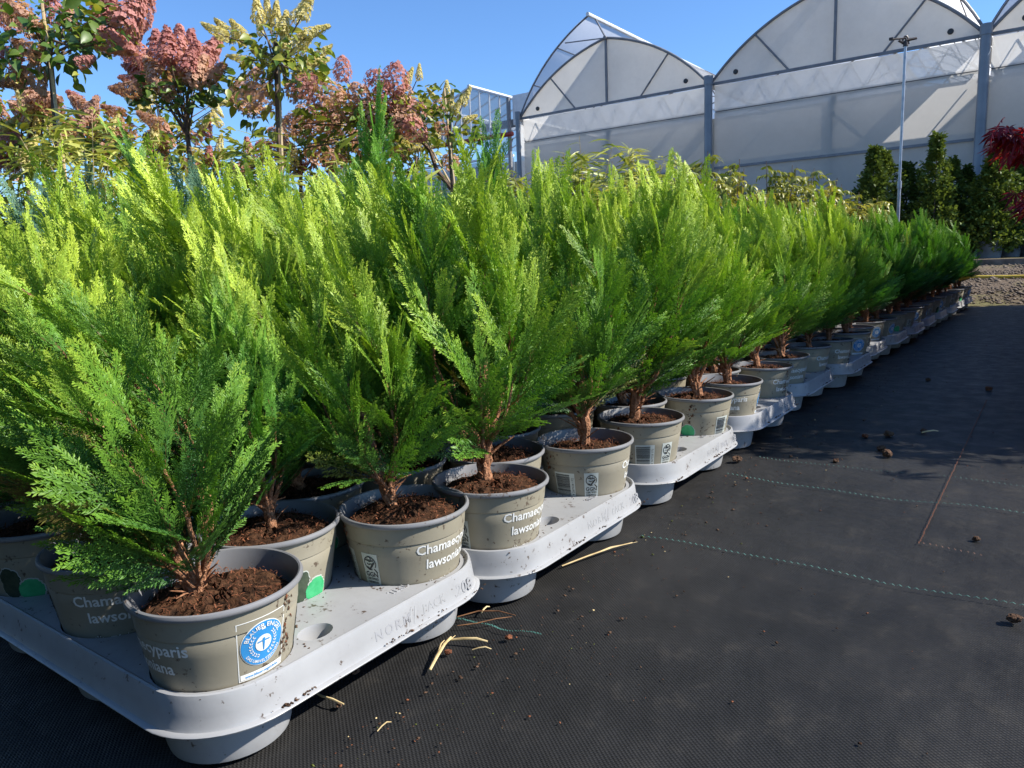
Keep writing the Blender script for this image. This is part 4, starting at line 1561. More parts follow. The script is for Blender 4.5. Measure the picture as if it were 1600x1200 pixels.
def bamboo(px, py, dep, label, seed, width=.28, nc=9, big=False):
    rg = random.Random(seed)
    top = at_depth(px, py, dep)
    base = Vector((top.x, top.y, ground_z(top.y)))
    h = top.z - base.z
    root = thing('bamboo_plant', label, 'bamboo', base, 'potted bamboo behind the conifers')
    mb = MB()
    mb.lathe([(0, .02), (.10, .02), (.105, 0), (.13, .22), (.137, .22), (.137, .24), (.127, .24), (.124, .2), (0, .2)], 'nursery_pot', 24)
    mb.build('pot', root, True)
    mb = MB()
    spots = []
    for k in range(nc):
        a = rg.uniform(0, 2 * PI)
        r = width * rg.random()
        hh = h * rg.uniform(.78, 1.0)
        p0 = Vector((.05 * math.cos(a), .05 * math.sin(a), .2))
        p2 = Vector((r * math.cos(a), r * math.sin(a), hh))
        p1 = Vector((r * .35 * math.cos(a), r * .35 * math.sin(a), hh * .7))
        mb.tube([p0, p1, p2], [.003, .0024, .0012], 'cane', 5)
        for j in range(16):
            t = rg.uniform(.45, 1)
            q = p1.lerp(p2, (t - .45) / .55) if t > .45 else p0.lerp(p1, t / .45)
            spots.append((q, a))
    mb.build('stem', root, True)
    rows = []
    nobj = 0
    rg.shuffle(spots)
    for q, a in spots:
        for _ in range(rg.randrange(2, 5)):
            az = rg.uniform(0, 2 * PI)
            d = Vector((math.cos(az), math.sin(az), rg.uniform(-.35, .75))).normalized()
            rot = d.to_track_quat('X', 'Z').to_matrix() @ Matrix.Rotation(rg.gauss(0, .6), 3, 'X')
            s = rg.uniform(.7, 1.25) * (1.3 if big else 1)
            me = LEAF_B[rg.randrange(3)]
            p = q + Vector((rg.gauss(0, .012), rg.gauss(0, .012), rg.gauss(0, .02)))
            if q.z > h * .80 and nobj < 60:
                o = link('leaf', me, root)
                o.location = p
                o.rotation_euler = rot.to_euler()
                o.scale = (s, s, s)
                nobj += 1
            else:
                rows.append((p, rot, s, me))
    f = link('foliage', leaf_array(rows, 'leaf_bamboo'), root)
    f['kind'] = 'stuff'


for i, (px, py, dep, lab, w, nc) in enumerate((
        (20, 235, 2.75, 'bamboo with yellow-green leaves at the far left edge', .3, 10), (120, 168, 2.7, 'bamboo with long bright leaves across the first hydrangea trunk', .22, 9), (160, 250, 2.9, 'low bamboo tuft right of the first hydrangea trunk', .3, 10),
        (290, 232, 3.0, 'bamboo tuft beneath the pink hydrangea with dark trunk', .3, 10), (375, 212, 3.1, 'bamboo with a few thin leaves against the open sky', .16, 6), (420, 252, 3.1, 'bamboo tuft at the foot of the cream hydrangea', .3, 10), (500, 250, 3.2, 'bamboo tuft right of the cream hydrangea trunk', .3, 9),
        (550, 232, 3.0, 'bamboo tuft just left of the tall narrow conifer', .2, 8), (655, 262, 3.4, 'low bamboo tuft under the dusty pink hydrangea', .3, 9), (790, 262, 3.6, 'bamboo tuft beneath the greenhouse corner', .3, 9),
        (915, 214, 3.3, 'bamboo with curling leaf tips before the first greenhouse bay', .2, 8), (985, 228, 3.6, 'bamboo with spiky leaf fans before the first greenhouse bay', .26, 11), (1045, 262, 3.9, 'low bamboo left of the first grey greenhouse downpipe', .28, 9), (860, 258, 3.5, 'bamboo tuft behind limes right of the greenhouse corner', .25, 8))):
    bamboo(px, py, dep, lab, 3000 + i, w, nc)

# ------------------------------------------------------------------ bronze shrubs on canes
LEAF_C = [leaf_mesh('leaf', .075, .026, 'leaf_cane', 4, .35, .5), leaf_mesh('leaf', .065, .028, 'leaf_cane', 4, .35, .3)]


def cane_shrub(px, py, dep, label, seed, w=.3):
    rg = random.Random(seed)
    top = at_depth(px, py, dep)
    base = Vector((top.x, top.y, ground_z(top.y)))
    h = top.z - base.z
    root = thing('leafy_shrub', label, 'shrub', base, 'bronze-leaved shrubs before the greenhouse')
    mb = MB()
    rows = []
    nobj = 0
    for k in range(7):
        a = rg.uniform(0, 2 * PI)
        r = w * math.sqrt(rg.random()) if k else 0.02
        hh = h * (rg.uniform(.72, .97) if k else 1.0)
        p0 = Vector((.04 * math.cos(a), .04 * math.sin(a), .1))
        p2 = Vector((r * math.cos(a), r * math.sin(a), hh))
        mb.tube([p0, p0.lerp(p2, .5) + Vector((rg.uniform(-.03, .03), rg.uniform(-.03, .03), .03)), p2], [.007, .005, .003], 'bark_grey', 5)
        for j in range(15):
            t = 0.42 + .58 * j / 15
            q = p0.lerp(p2, t)
            az = rg.uniform(0, 2 * PI)
            d = Vector((math.cos(az), math.sin(az), .35))
            L = rg.uniform(.10, .17)
            for m in range(9):
                u = (m + 1) / 9
                c = q + d * L * u + Vector((0, 0, -.45 * L * u * u))
                sd = Vector((-d.y, d.x, 0)) * (1 if m % 2 else -1)
                dd = (sd * .7 + d * .5 + Vector((0, 0, -.5 + rg.gauss(0, .3)))).normalized()
                rot = dd.to_track_quat('X', 'Z').to_matrix() @ Matrix.Rotation(rg.gauss(0, .5), 3, 'X')
                s = rg.uniform(.8, 1.25)
                if t > .8 and nobj < 70:
                    o = link('leaf', LEAF_C[m % 2], root)
                    o.location, o.rotation_euler, o.scale = c, rot.to_euler(), (s, s, s)
                    nobj += 1
                else:
                    rows.append((c, rot, s, LEAF_C[m % 2]))
    mb.build('stem', root, True)
    mb = MB()
    mb.lathe([(0, .02), (.11, .02), (.115, 0), (.14, .24), (.148, .24), (.148, .26), (.138, .26), (.134, .22), (0, .22)], 'nursery_pot', 24)
    mb.build('pot', root, True)
    f = link('foliage', leaf_array(rows, 'leaf_cane'), root)
    f['kind'] = 'stuff'


for i, (px, py, dep, lab) in enumerate(((1108, 236, 6.6, 'bronze shrub right in front of the first grey downpipe'), (1158, 248, 7.0, 'bronze shrub just right of the first grey downpipe'), (1195, 252, 7.2, 'yellowish bronze shrub, third from the first downpipe'),
                                        (1235, 258, 7.6, 'glossy green bronze shrub left of the middle greenhouse post'), (1275, 262, 7.9, 'glossy leaved shrub in front of the middle greenhouse post'), (1312, 288, 8.2, 'low yellowish shrub right of the middle greenhouse post'), (1345, 300, 9.0, 'small reddish-tipped shrub left of the first dark cone'), (1075, 262, 6.3, 'low bronze shrub left of the first grey downpipe'))):
    cane_shrub(px, py, dep, lab, 4000 + i, .32)

# ------------------------------------------------------------------ cone-shaped hedging plants beyond the plank
LEAF_G = [leaf_mesh('leaf', .056, .036, 'leaf_hedge', 2, .3, .2), leaf_mesh('leaf', .050, .034, 'leaf_hedge', 2, .5, .1)]


def hedge_cone(px, py, dep, rad, label, seed, n=2600, spire=.25):
    rad *= 1.2
    n = int(n * 1.5)
    rg = random.Random(seed)
    top = at_depth(px, py, dep)
    base = Vector((top.x, top.y, ground_z(top.y)))
    h = top.z - base.z
    root = thing('conical_shrub', label, 'shrub', base, 'cone-shaped hedging plants before the greenhouse')
    mb = MB()
    rp = min(.19, rad * .8)
    mb.lathe([(0, .02), (rp * .8, .02), (rp * .82, 0), (rp * .97, .24), (rp * 1.03, .24), (rp * 1.03, .27), (rp * .95, .27), (rp * .9, .23), (0, .23)], 'nursery_pot', 28)
    mb.build('pot', root, True)
    mb = MB()
    rows = []
    twigs = []
    mb.tube([(0, 0, .2), (.01, 0, h * .5), (0, .01, h * .97)], [.018, .010, .003], 'bark_grey', 6)
    lump = [(rg.uniform(0, 2 * PI), rg.uniform(.1, .9), rg.uniform(.7, 1.25)) for _ in range(14)]
    nb = int(n * 1.5) // 14
    for k in range(nb):
        t = rg.random() ** 1.25
        z = .26 + (h - .26) * t
        rr = rad * (min(1, .72 + 1.2 * t) if t < .25 else 1.0) * (1 - t) ** .75
        if t > 1 - spire:
            rr = max(rr * .8, .05)
        a = rg.uniform(0, 2 * PI)
        for la, lt, lf in lump:
            if abs(t - lt) < .12 and abs((a - la + PI) % (2 * PI) - PI) < .7:
                rr *= lf
        r1 = rr * rg.choice((rg.uniform(.6, .9), rg.uniform(.8, 1.3)))
        tipp = Vector((r1 * math.cos(a), r1 * math.sin(a), z))
        st = Vector((r1 * .35 * math.cos(a), r1 * .35 * math.sin(a), z - r1 * .5))
        for j in range(14):
            u = rg.uniform(.25, 1)
            c = st.lerp(tipp, u) + Vector((rg.gauss(0, .02), rg.gauss(0, .02), rg.gauss(0, .02)))
            d = ((tipp - st).normalized() + Vector((rg.gauss(0, .6), rg.gauss(0, .6), rg.gauss(0, .6)))).normalized()
            rows.append((c, d.to_track_quat('X', 'Z').to_matrix() @ Matrix.Rotation(rg.gauss(0, .7), 3, 'X'), rg.uniform(.8, 1.5), LEAF_G[j % 2]))
    mb.build('trunk', root, True)
    link('foliage', leaf_array(rows, 'leaf_hedge'), root)


for i, (px, py, dep, rad, lab, n) in enumerate((
        (1366, 232, 11.6, .38, 'dark cone shrub left of the sprinkler pole', 2600), (1383, 236, 12.2, .42, 'light green cone shrub touching the sprinkler pole on its left', 2600), (1418, 255, 12.6, .34, 'slim green cone shrub just right of the sprinkler pole', 1800), (1440, 268, 12.8, .28, 'small sparse cone shrub between pole and tallest spire', 1200),
        (1465, 212, 11.5, .40, 'dark cone shrub with the tallest thin spire', 2800), (1490, 250, 12.2, .42, 'light green broad shrub right of the tallest spire', 2600), (1512, 262, 12.5, .42, 'light green shrub left of the thick grey downpipe', 2600),
        (1556, 232, 11.4, .52, 'large dark cone shrub in pot right of the thick downpipe', 3600), (1588, 222, 11.9, .55, 'tall light green shrub in grey pot at the right edge', 3600), (1625, 215, 11.8, .55, 'light green shrub at the right edge behind red maple leaves', 2600))):
    hedge_cone(px, py, dep, rad, lab, 5000 + i, n)

# unseen copies of one cone shrub, added behind the viewer to block low sky light
_src = [o for o in bpy.data.objects if o.name.startswith('conical_shrub')][7]
for i in range(8):
    r2 = _src.copy()
    COL.objects.link(r2)
    r2.location = (-3.6 + .62 * i, -1.25 - .1 * (i % 2), 0)
    r2.rotation_euler = (0, 0, 1.1 * i)
    r2['label'] = 'added cone shrub %s from the left, unseen behind the viewer, blocking sky light' % ORD[i]
    r2['group'] = 'cone shrubs added behind the viewer to block sky light'
    for ch in _src.children:
        c2 = ch.copy()
        COL.objects.link(c2)
        c2.parent = r2

# ------------------------------------------------------------------ plank edging, hose, gravel
for i, (xa, xb, lab) in enumerate(((-4.2, -.75, 'weathered plank edging, longer length running behind the conifers'), (-.74, 1.9, 'weathered plank edging, length by the right side of the photo'))):
    mb = MB()
    mb.box(((xa + xb) / 2, 10.62, .285), (xb - xa, .045, .09), 'wood')
    o = mb.build('plank', smooth=False)
    tag(o, lab, 'plank', 'weathered planks edging the raised bed')
mb = MB()
hp = []
for k in range(40):
    x = -2.8 + 4.0 * k / 39
    hp.append((x, 9.2 + .05 * math.sin(x * 2.1), .485 - .034 * 9.2 + .004 * math.sin(x * 5) + .0))
mb.tube(hp, .019, 'hose', 10)
tag(mb.build('garden_hose', smooth=True), 'yellow garden hose lying across the gravel beyond the trays', 'hose')


def pebble_field():
    rg = np.random.default_rng(5)
    n = 7000
    base = np.array([[1, 0, 0], [-1, 0, 0], [0, 1, 0], [0, -1, 0], [0, 0, 1], [0, 0, -1]], float)
    tri = np.array([[0, 2, 4], [2, 1, 4], [1, 3, 4], [3, 0, 4], [2, 0, 5], [1, 2, 5], [3, 1, 5], [0, 3, 5]])
    x = rg.uniform(-2.2, .8, n)
    y = rg.uniform(7.5, 10.55, n)
    z = np.array([ground_z(v) for v in y])
    s = rg.gamma(3, .0035, n) + .004
    ang = rg.uniform(0, 6.28, n)
    V = base[None] * s[:, None, None] * rg.uniform(.6, 1.3, (n, 6, 1))
    V[:, :, 2] *= .6
    c, q = np.cos(ang)[:, None], np.sin(ang)[:, None]
    X = V[:, :, 0] * c - V[:, :, 1] * q
    Y = V[:, :, 0] * q + V[:, :, 1] * c
    V = np.stack([X + x[:, None], Y + y[:, None], V[:, :, 2] + z[:, None] + .003], -1)
    T = (np.arange(n)[:, None, None] * 6 + tri[None]).reshape(-1, 3)
    me = np_mesh('gravel', V.reshape(-1, 3), T, None, 'pebble')
    tag(link('gravel', me), 'loose brown gravel beyond the black ground cover', 'gravel', kind='stuff')
    # crumbs of peat and dry bits on the cover
    n = 1700
    along = rg.random(n) < .72
    y = np.where(along, .25 + 4.2 * rg.random(n) ** 1.4, rg.uniform(.4, 4.5, n))
    x = np.where(along, -.57 + np.abs(rg.normal(0, .09, n)), rg.uniform(-.5, .35, n))
    s = rg.gamma(1.6, .0005, n) + .0004
    V = base[None] * s[:, None, None] * rg.uniform(.5, 1.6, (n, 6, 1))
    V[:, :, 2] *= .6
    ang = rg.uniform(0, 6.28, n)
    c, q = np.cos(ang)[:, None], np.sin(ang)[:, None]
    X = V[:, :, 0] * c - V[:, :, 1] * q
    Y = V[:, :, 0] * q + V[:, :, 1] * c
    V = np.stack([X + x[:, None], Y + y[:, None], V[:, :, 2] + .0015], -1)
    T = (np.arange(n)[:, None, None] * 6 + tri[None]).reshape(-1, 3)
    me = np_mesh('soil_crumbs', V.reshape(-1, 3), T, None, 'fibre')
    me.materials.append(MAT['clod'])
    me.materials.append(MAT['straw'])
    me.materials.append(MAT['grass_bits'])
    mi = np.repeat(rg.choice([0, 1, 2, 3], n, p=[.22, .66, .05, .07]), 8)
    me.polygons.foreach_set('material_index', mi.astype(np.int32))
    # peat clinging to the lips and decks of the nearest trays
    P_ = []
    rr = random.Random(8)
    for ti in range(6):
        cx_, cy_ = TRAY_X[ti], TRAY_Y[ti] + (0.0 if ti else 0.0)
        for c_ in range(9):
            y0_ = rr.uniform(-.19, .19)
            for _ in range(rr.randrange(2, 12)):
                P_.append((cx_ + .080 + .0135 + rr.uniform(-.001, .003), cy_ + y0_ + rr.gauss(0, .009), .0575 + rr.uniform(0, .003), rr.uniform(.0006, .0018)))
        for _ in range(110):
            a_ = rr.uniform(0, 6.28)
            q = TX[rr.choice((0, 1, 2))]
            r_ = .0745 + abs(rr.gauss(0, .010))
            x_, y_ = q[0] + r_ * math.cos(a_), q[1] + r_ * math.sin(a_)
            if x_ < .076 and abs(y_) < .205 and all(math.hypot(x_ - h_[0], y_ - h_[1]) > .0735 for h_ in TX):
                P_.append((cx_ + x_, cy_ + y_, DECK + .0016, rr.uniform(.0006, .0020)))
    P_ = np.array(P_)
    n2 = len(P_)
    V2 = base[None] * P_[:, 3][:, None, None] * rg.uniform(.6, 1.7, (n2, 6, 1))
    V2[:, :, 2] *= .6
    V2 = V2 + P_[:, None, :3]
    T2 = (np.arange(n2)[:, None, None] * 6 + tri[None]).reshape(-1, 3)
    me2 = np_mesh('peat_crumbs', V2.reshape(-1, 3), T2, None, 'clod')
    tag(link('peat_crumbs', me2), 'dark peat crumbs stuck to the lips and decks of the grey trays', 'soil crumbs', kind='stuff')
    tag(link('soil_crumbs', me), 'peat crumbs and dry bits scattered on the black ground cover', 'soil crumbs', kind='stuff')


pebble_field()


def straw(label, a, b, w, key='straw', bend=.001, za=.004, zb=.006, split=False, cat='straw', name='straw'):
    p, q = at_z(*a), at_z(*b)
    p.z, q.z = za, zb
    d = (q - p)
    s = Vector((-d.y, d.x, 0)).normalized()
    pts = [p, p.lerp(q, .35) + s * bend + Vector((0, 0, .002)), p.lerp(q, .7) + s * bend * .7 + Vector((0, 0, .003)), q]
    mb = MB()
    mb.tube(pts, [w * .8, w, w * .95, w * .6], key, 6)
    if split:
        mb.tube([pts[1], pts[2] + s * w * 2.5, q + s * w * 3 - d * .12], [w * .4, w * .5, w * .3], key, 5)
        mb.tube([pts[2], q - s * w * 2.2 + d * .06], [w * .4, w * .25], key, 5)
    tag(mb.build(name, smooth=True), label, cat, 'dry straws and twigs on the ground cover')


straw('long pale straw beside the second tray', (878, 888), (988, 853), 0.00136, bend=.0006, split=True)
straw('frayed straw stuck up beside the rear foot of the nearest tray', (672, 1052), (705, 1002), 0.00198, bend=.0006, split=True)
straw('thick straw lying behind the frayed straw', (705, 1004), (762, 1009), 0.00186, bend=.0006)
straw('short straw below the thick straw', (738, 1020), (768, 1021), 0.00099, bend=.0006)
straw('tiny pale straw by the gap between first two trays', (752, 962), (765, 954), 0.00112, bend=.0006)
straw('curved reddish brown twig behind the nearest tray', (715, 968), (806, 968), 0.00099, 'twig', .012, cat='twig', name='twig')
straw('second reddish brown twig alongside the curved one', (715, 982), (800, 970), 0.00087, 'twig', -.006, cat='twig', name='twig')
straw('greenish bent twig right of the nearest foot', (492, 1086), (538, 1108), 0.00136, 'straw', -.004, cat='twig', name='twig')
straw('short straw on the open mat in the lower middle', (590, 1148), (612, 1136), 0.00074, bend=.0006)
straw('small straw among clods far along the mat', (1440, 678), (1466, 677), 0.00186, bend=.0006)


def clod(px, py, r, label, seed, key='clod'):
    rg = random.Random(seed)
    p = at_z(px, py)
    bm = bmesh.new()
    r *= .8
    bmesh.ops.create_icosphere(bm, subdivisions=3, radius=r)
    off = Vector((rg.uniform(0, 50), rg.uniform(0, 50), rg.uniform(0, 50)))
    from mathutils import noise as mn
    for v in bm.verts:
        k = 1 + .45 * mn.noise(v.co * (1.3 / r) + off) + .25 * mn.noise(v.co * (3.1 / r) + off)
        v.co = Vector((v.co.x * k * 1.2, v.co.y * k, v.co.z * k * .75))
    zmin = min(v.co.z for v in bm.verts)
    me = bpy.data.meshes.new('earth_clod')
    bm.to_mesh(me)
    bm.free()
    me.materials.append(MAT[key])
    o = link('earth_clod', me)
    o.location = (p.x, p.y, -zmin - r * .08)
    o.rotation_euler = (0, 0, rg.uniform(0, 6))
    tag(o, label, 'clod', 'clods and chips on the ground cover')


for i, (px, py, r, lab) in enumerate(((1152, 722, .0125, 'earth clod against a tray foot, biggest one'), (1388, 682, .0125, 'brown clod highest on the open mat'), (1377, 704, .010, 'upper clod of the close pair on the mat'), (1386, 714, .013, 'lower clod of the close pair on the mat'), (1352, 684, .008, 'reddish chip left of the highest clod'), (1306, 722, .0075, 'small tan clod left of the close pair'), (1443, 676, .009, 'flat dark clod beside the small far straw'),
                                      (1585, 972, .009, 'dark clod near the right edge of the mat'), (1525, 845, .006, 'little clod near the orange thread'), (556, 1052, .0055, 'orange-brown chip below the nearest tray'), (795, 1000, .005, 'tan crumb right of the reddish twigs'), (530, 1105, .004, 'tan chip beside the greenish twig'), (700, 1022, .005, 'rusty chip under the frayed straw'), (1545, 610, .012, 'small clod at the edge of the far shade'), (1450, 595, .010, 'clod in the shade far along the mat'))):
    clod(px, py, r, lab, 6000 + i, 'clod' if i not in (4, 10, 12, 13) else 'fibre')

# ------------------------------------------------------------------ sprinkler pole
SP_D = 7.0
sp_top = at_depth(1411, 78, SP_D)
sp_low = at_depth(1407, 330, SP_D)
spx, spy = (sp_top.x + sp_low.x) / 2, (sp_top.y + sp_low.y) / 2
root = thing('sprinkler_pole', 'tall steel sprinkler pole with rotating head before the greenhouse', 'sprinkler', (spx, spy, ground_z(spy)))
hz = sp_top.z - ground_z(spy)
mb = MB()
mb.tube([(0, 0, -.02), (0, 0, hz * .45)], .016, 'steel', 14)
mb.tube([(0, 0, hz * .45), (0, 0, hz)], .0125, 'steel', 14)
mb.build('pole', root, True)
mb = MB()
mb.tube([(0, 0, hz * .44), (0, 0, hz * .47)], .021, 'steel', 14)
mb.build('coupling', root, True)
head = MB()
HS = 0.5
head.tube([(0, 0, hz), (0, 0, hz + HS * .06)], .022, 'brass', 12)
head.tube([(0, 0, hz + HS * .06), (0, 0, hz + HS * .10)], .015, 'brass', 12)
hd = head.build('sprinkler_head', root, True)
arm = MB()
u = RGT0.copy()
arm.tube([Vector((0, 0, hz + HS * .10)), Vector((0, 0, hz + HS * .115)) + u * (HS * .05), Vector((0, 0, hz + HS * .135)) + u * (HS * .20)], [.016, .015, .011], 'brass', 10)
arm.build('nozzle', hd, True)
arm = MB()
arm.tube([Vector((0, 0, hz + HS * .09)), Vector((0, 0, hz + HS * .07)) - u * (HS * .06), Vector((0, 0, hz + HS * .105)) - u * (HS * .13)], .011, 'brass', 8)
arm.build('nozzle', hd, True)
arm = MB()
for s in (-1, 1):
    arm.tube([Vector((0, 0, hz + HS * .06)) + u * (HS * .05) * s, Vector((0, 0, hz + HS * .11)) + u * (HS * .055) * s, Vector((0, 0, hz + HS * .175)) + u * (HS * .02) * s, Vector((0, 0, hz + HS * .18))], .008, 'brass', 8)
arm.tube([Vector((0, 0, hz + HS * .145)), Vector((0, 0, hz + HS * .135)) - u * (HS * .14), Vector((0, 0, hz + HS * .14)) - u * (HS * .27)], [.009, .008, .008], 'brass', 8)
arm.box(Vector((0, 0, hz + HS * .14)) - u * (HS * .27), (.035, .035, .02), 'brass')
arm.tube([Vector((0, 0, hz + HS * .05)) - u * (HS * .07), Vector((0, 0, hz + HS * .05)) + u * (HS * .07)], .007, 'brass', 6)
arm.build('swing_arm', hd, True)

# ------------------------------------------------------------------ film greenhouse
GY = 16.0
GX0, BW = -11.15, 4.985
GUT, APEX = 4.12, 5.56
NB = 4
DEPTH = 22.0
gh = thing('film_greenhouse', 'large arched greenhouse of milky film with grey downpipes and raised roof vents', 'greenhouse', (GX0, GY, .3))
G0 = Vector((GX0, GY, .3))


def arc_pts(n=14):
    """left half arch from the gutter (0,0) to the ridge (BW/2, rise)"""
    h = BW / 2
    P0, P1, P2 = Vector((0, 0)), Vector((h * .40, (APEX - GUT) * .80)), Vector((h, APEX - GUT))
    return [P0 * (1 - t) ** 2 + P1 * 2 * t * (1 - t) + P2 * t * t for t in [i / n for i in range(n + 1)]]


ARC = arc_pts()
VENT = D2R(14.0)
ARC_UP = [Vector((p.x * math.cos(VENT) - p.y * math.sin(VENT), p.x * math.sin(VENT) + p.y * math.cos(VENT))) for p in ARC]


def gp(x, y, z):
    return Vector((x, y, z)) + Vector((GX0, GY, 0)) - G0


for b in range(NB):
    xb = b * BW
    FX = (lambda x: BW - x) if b % 2 else (lambda x: x)
    # roof halves
    mb = MB()
    n = len(ARC)
    vs = [gp(xb + FX(BW - p.x), y, GUT + p.y) for y in (0.0, DEPTH) for p in ARC]
    mb.add(vs, [(i, i + 1, n + i + 1, n + i) for i in range(n - 1)], 'film_roof')
    mb.build('roof_film', gh, True)
    mb = MB()
    vs = [gp(xb + FX(p.x), y, GUT + .03 + p.y) for y in (-.05, DEPTH) for p in ARC_UP]
    mb.add(vs, [(i, i + 1, n + i + 1, n + i) for i in range(n - 1)], 'film_roof')
    vent = mb.build('roof_vent', gh, True)
    mb = MB()
    for y in [0.0] + [2.75 * k for k in range(1, 9)]:
        mb.tube([gp(xb + FX(p.x), y, GUT + .03 + p.y) for p in ARC_UP], .026 if y == 0 else .016, 'frame', 6)
    e = ARC_UP[-1]
    mb.tube([gp(xb + FX(e.x), -.08, GUT + .03 + e.y), gp(xb + FX(e.x), DEPTH, GUT + .03 + e.y)], .045, 'alu', 8)
    for fr in (.33, .66):
        p = ARC_UP[int(fr * 14)]
        mb.tube([gp(xb + FX(p.x), 0, GUT + .02 + p.y), gp(xb + FX(p.x), DEPTH, GUT + .02 + p.y)], .015, 'frame', 5)
    mb.build('vent_frame', vent, True)
    # hoops, ridge and struts
    mb = MB()
    for y in [0.0] + [2.75 * k for k in range(1, 9)]:
        mb.tube([gp(xb + BW - p.x, y, GUT + p.y) for p in ARC], .030 if y == 0 else .02, 'frame', 6)
        mb.tube([gp(xb + p.x, y, GUT + p.y) for p in ARC], .030 if y == 0 else .02, 'frame', 6)
        mb.tube([gp(xb + BW / 2, y, APEX), gp(xb + FX(e.x), y + .3, GUT + e.y)], .022, 'frame', 5)
        mb.tube([gp(xb + BW / 2, y, APEX), gp(xb + FX(ARC_UP[10].x), y + .1, GUT + ARC_UP[10].y)], .015, 'frame', 5)
    mb.tube([gp(xb + BW / 2, -.06, APEX), gp(xb + BW / 2, DEPTH, APEX)], .04, 'frame', 8)
    mb.build('roof_frame', gh, True)
    # gable panels: four film panes between arch, centre post and two slanting struts
    q = 6
    h = BW / 2
    gl = [(p.x, p.y) for p in ARC]
    sl_top, sl_bot = gl[q], (h * .66, 0)
    pieces = [[(0.0, 0.0), sl_bot] + gl[q:0:-1], [sl_bot, (h, 0)] + gl[:q - 1:-1]]
    for poly in pieces:
        for mir in (0, 1):
            pts = [(x if not mir else BW - x, z) for x, z in poly]
            mb = MB()
            front = [gp(xb + x, .03, GUT + z) for x, z in pts]
            back = [gp(xb + x, .036, GUT + z) for x, z in pts]
            k = len(pts)
            mb.add(front + back, [tuple(range(k)), tuple(range(2 * k - 1, k - 1, -1))] + [(i, (i + 1) % k, k + (i + 1) % k, k + i) for i in range(k)], 'film')
            mb.build('gable_pane', gh)
    for mir in (0, 1):
        mb = MB()
        f = (lambda x: x) if not mir else (lambda x: BW - x)
        mb.tube([gp(xb + f(sl_top[0]), 0, GUT + sl_top[1]), gp(xb + f(sl_bot[0]), 0, GUT)], .020, 'frame', 6)
        mb.build('gable_strut', gh, True)
    mb = MB()
    mb.box(gp(xb + h, 0, (GUT + APEX) / 2), (.05, .04, APEX - GUT), 'frame')
    mb.build('gable_post', gh)
    mb = MB()
    mb.box(gp(xb + BW / 2, 0, GUT), (BW - .12, .05, .055), 'frame')
    mb.build('eave_beam', gh)
    # wall film: upper band and lower sheet, split at the centre post
    for s in (0, 1):
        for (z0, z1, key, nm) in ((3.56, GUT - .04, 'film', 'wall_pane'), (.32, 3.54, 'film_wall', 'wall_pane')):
            mb = MB()
            xa, xc = xb + s * h + (.09 if s == 0 else .0), xb + (s + 1) * h - (.09 if s else .0)
            nx_ = 8
            vs = []
            for i in range(nx_ + 1):
                x = xa + (xc - xa) * i / nx_
                for j in range(4):
                    z = z0 + (z1 - z0) * j / 3
                    vs.append(gp(x, .03 + .006 * math.sin(x * 3.1 + z * 2), z))
            mb.add(vs, [(i * 4 + j, i * 4 + 4 + j, i * 4 + 5 + j, i * 4 + 1 + j) for i in range(nx_) for j in range(3)], key)
            mb.build(nm, gh, True)
    # inner truss, screen roll and posts close behind the film
    mb = MB()
    zt, zb_ = GUT - .06, 3.56
    nn = 9
    mb.tube([gp(xb + .1, .10, zb_), gp(xb + BW - .1, .10, zb_)], .045, 'frame', 6)
    for k in range(nn):
        x0_, x1_ = xb + BW * k / nn, xb + BW * (k + 1) / nn
        xm = (x0_ + x1_) / 2
        mb.tube([gp(x0_, .09, zt), gp(xm, .09, zb_)], .0105, 'frame', 5)
        mb.tube([gp(xm, .09, zb_), gp(x1_, .09, zt)], .0105, 'frame', 5)
    mb.build('truss', gh, True)
    mb = MB()
    mb.box(gp(xb + h, .09, 1.95), (.10, .06, 3.2), 'frame')
    mb.build('inner_post', gh)
    mb = MB()
    mb.tube([gp(xb + h + .1, .12, 3.4), gp(xb + BW * .75, .12, 2.3)], .014, 'frame', 5)
    mb.tube([gp(xb + BW - .1, .12, 3.4), gp(xb + BW * .66, .12, 1.4)], .014, 'frame', 5)
    mb.build('brace', gh, True)
    mb = MB()
    mb.box(gp(xb + BW / 2, .0, 2.38), (BW - .2, .035, .05), 'frame')
    mb.build('wall_rail', gh)
    # vent caps near the gutters
    for xx in (.55, BW - .55):
        mb = MB()
        mb.lathe([(0, .03), (.042, .03), (.052, .01), (.052, 0), (0, 0)], 'black', 20)
        o = mb.build('duct_cap', gh, True)
        o.location = gp(xb + xx, .01, GUT + .17)
        o.rotation_euler = (PI / 2, 0, 0)
    # inner screen standing behind the wall film (lower wall looks duller)
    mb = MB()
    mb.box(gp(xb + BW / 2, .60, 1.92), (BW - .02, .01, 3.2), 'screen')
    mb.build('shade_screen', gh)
for b in range(NB + 1):
    mb = MB()
    x = b * BW
    rr = .085 if b else .06
    mb.tube([gp(x, -.09, .3), gp(x, -.09, GUT + .05)], rr, 'pipe', 20)
    mb.tube([gp(x, -.09, GUT - .02), gp(x, -.09, GUT + .16)], rr * 1.15, 'pipe', 20)
    mb.build('downpipe', gh, True)
    mb = MB()
    mb.box(gp(x, DEPTH / 2, GUT), (.16, DEPTH, .06), 'alu')
    mb.build('gutter', gh)
mb = MB()
mb.add([gp(-.02, 0, .3), gp(-.02, DEPTH, .3), gp(-.02, DEPTH, GUT), gp(-.02, 0, GUT)], [(0, 1, 2, 3)], 'film')
mb.build('side_film', gh)
mb = MB()
mb.add([gp(0, DEPTH, .3), gp(NB * BW, DEPTH, .3), gp(NB * BW, DEPTH, GUT), gp(0, DEPTH, GUT)], [(0, 1, 2, 3)], 'film')
mb.build('end_film', gh)

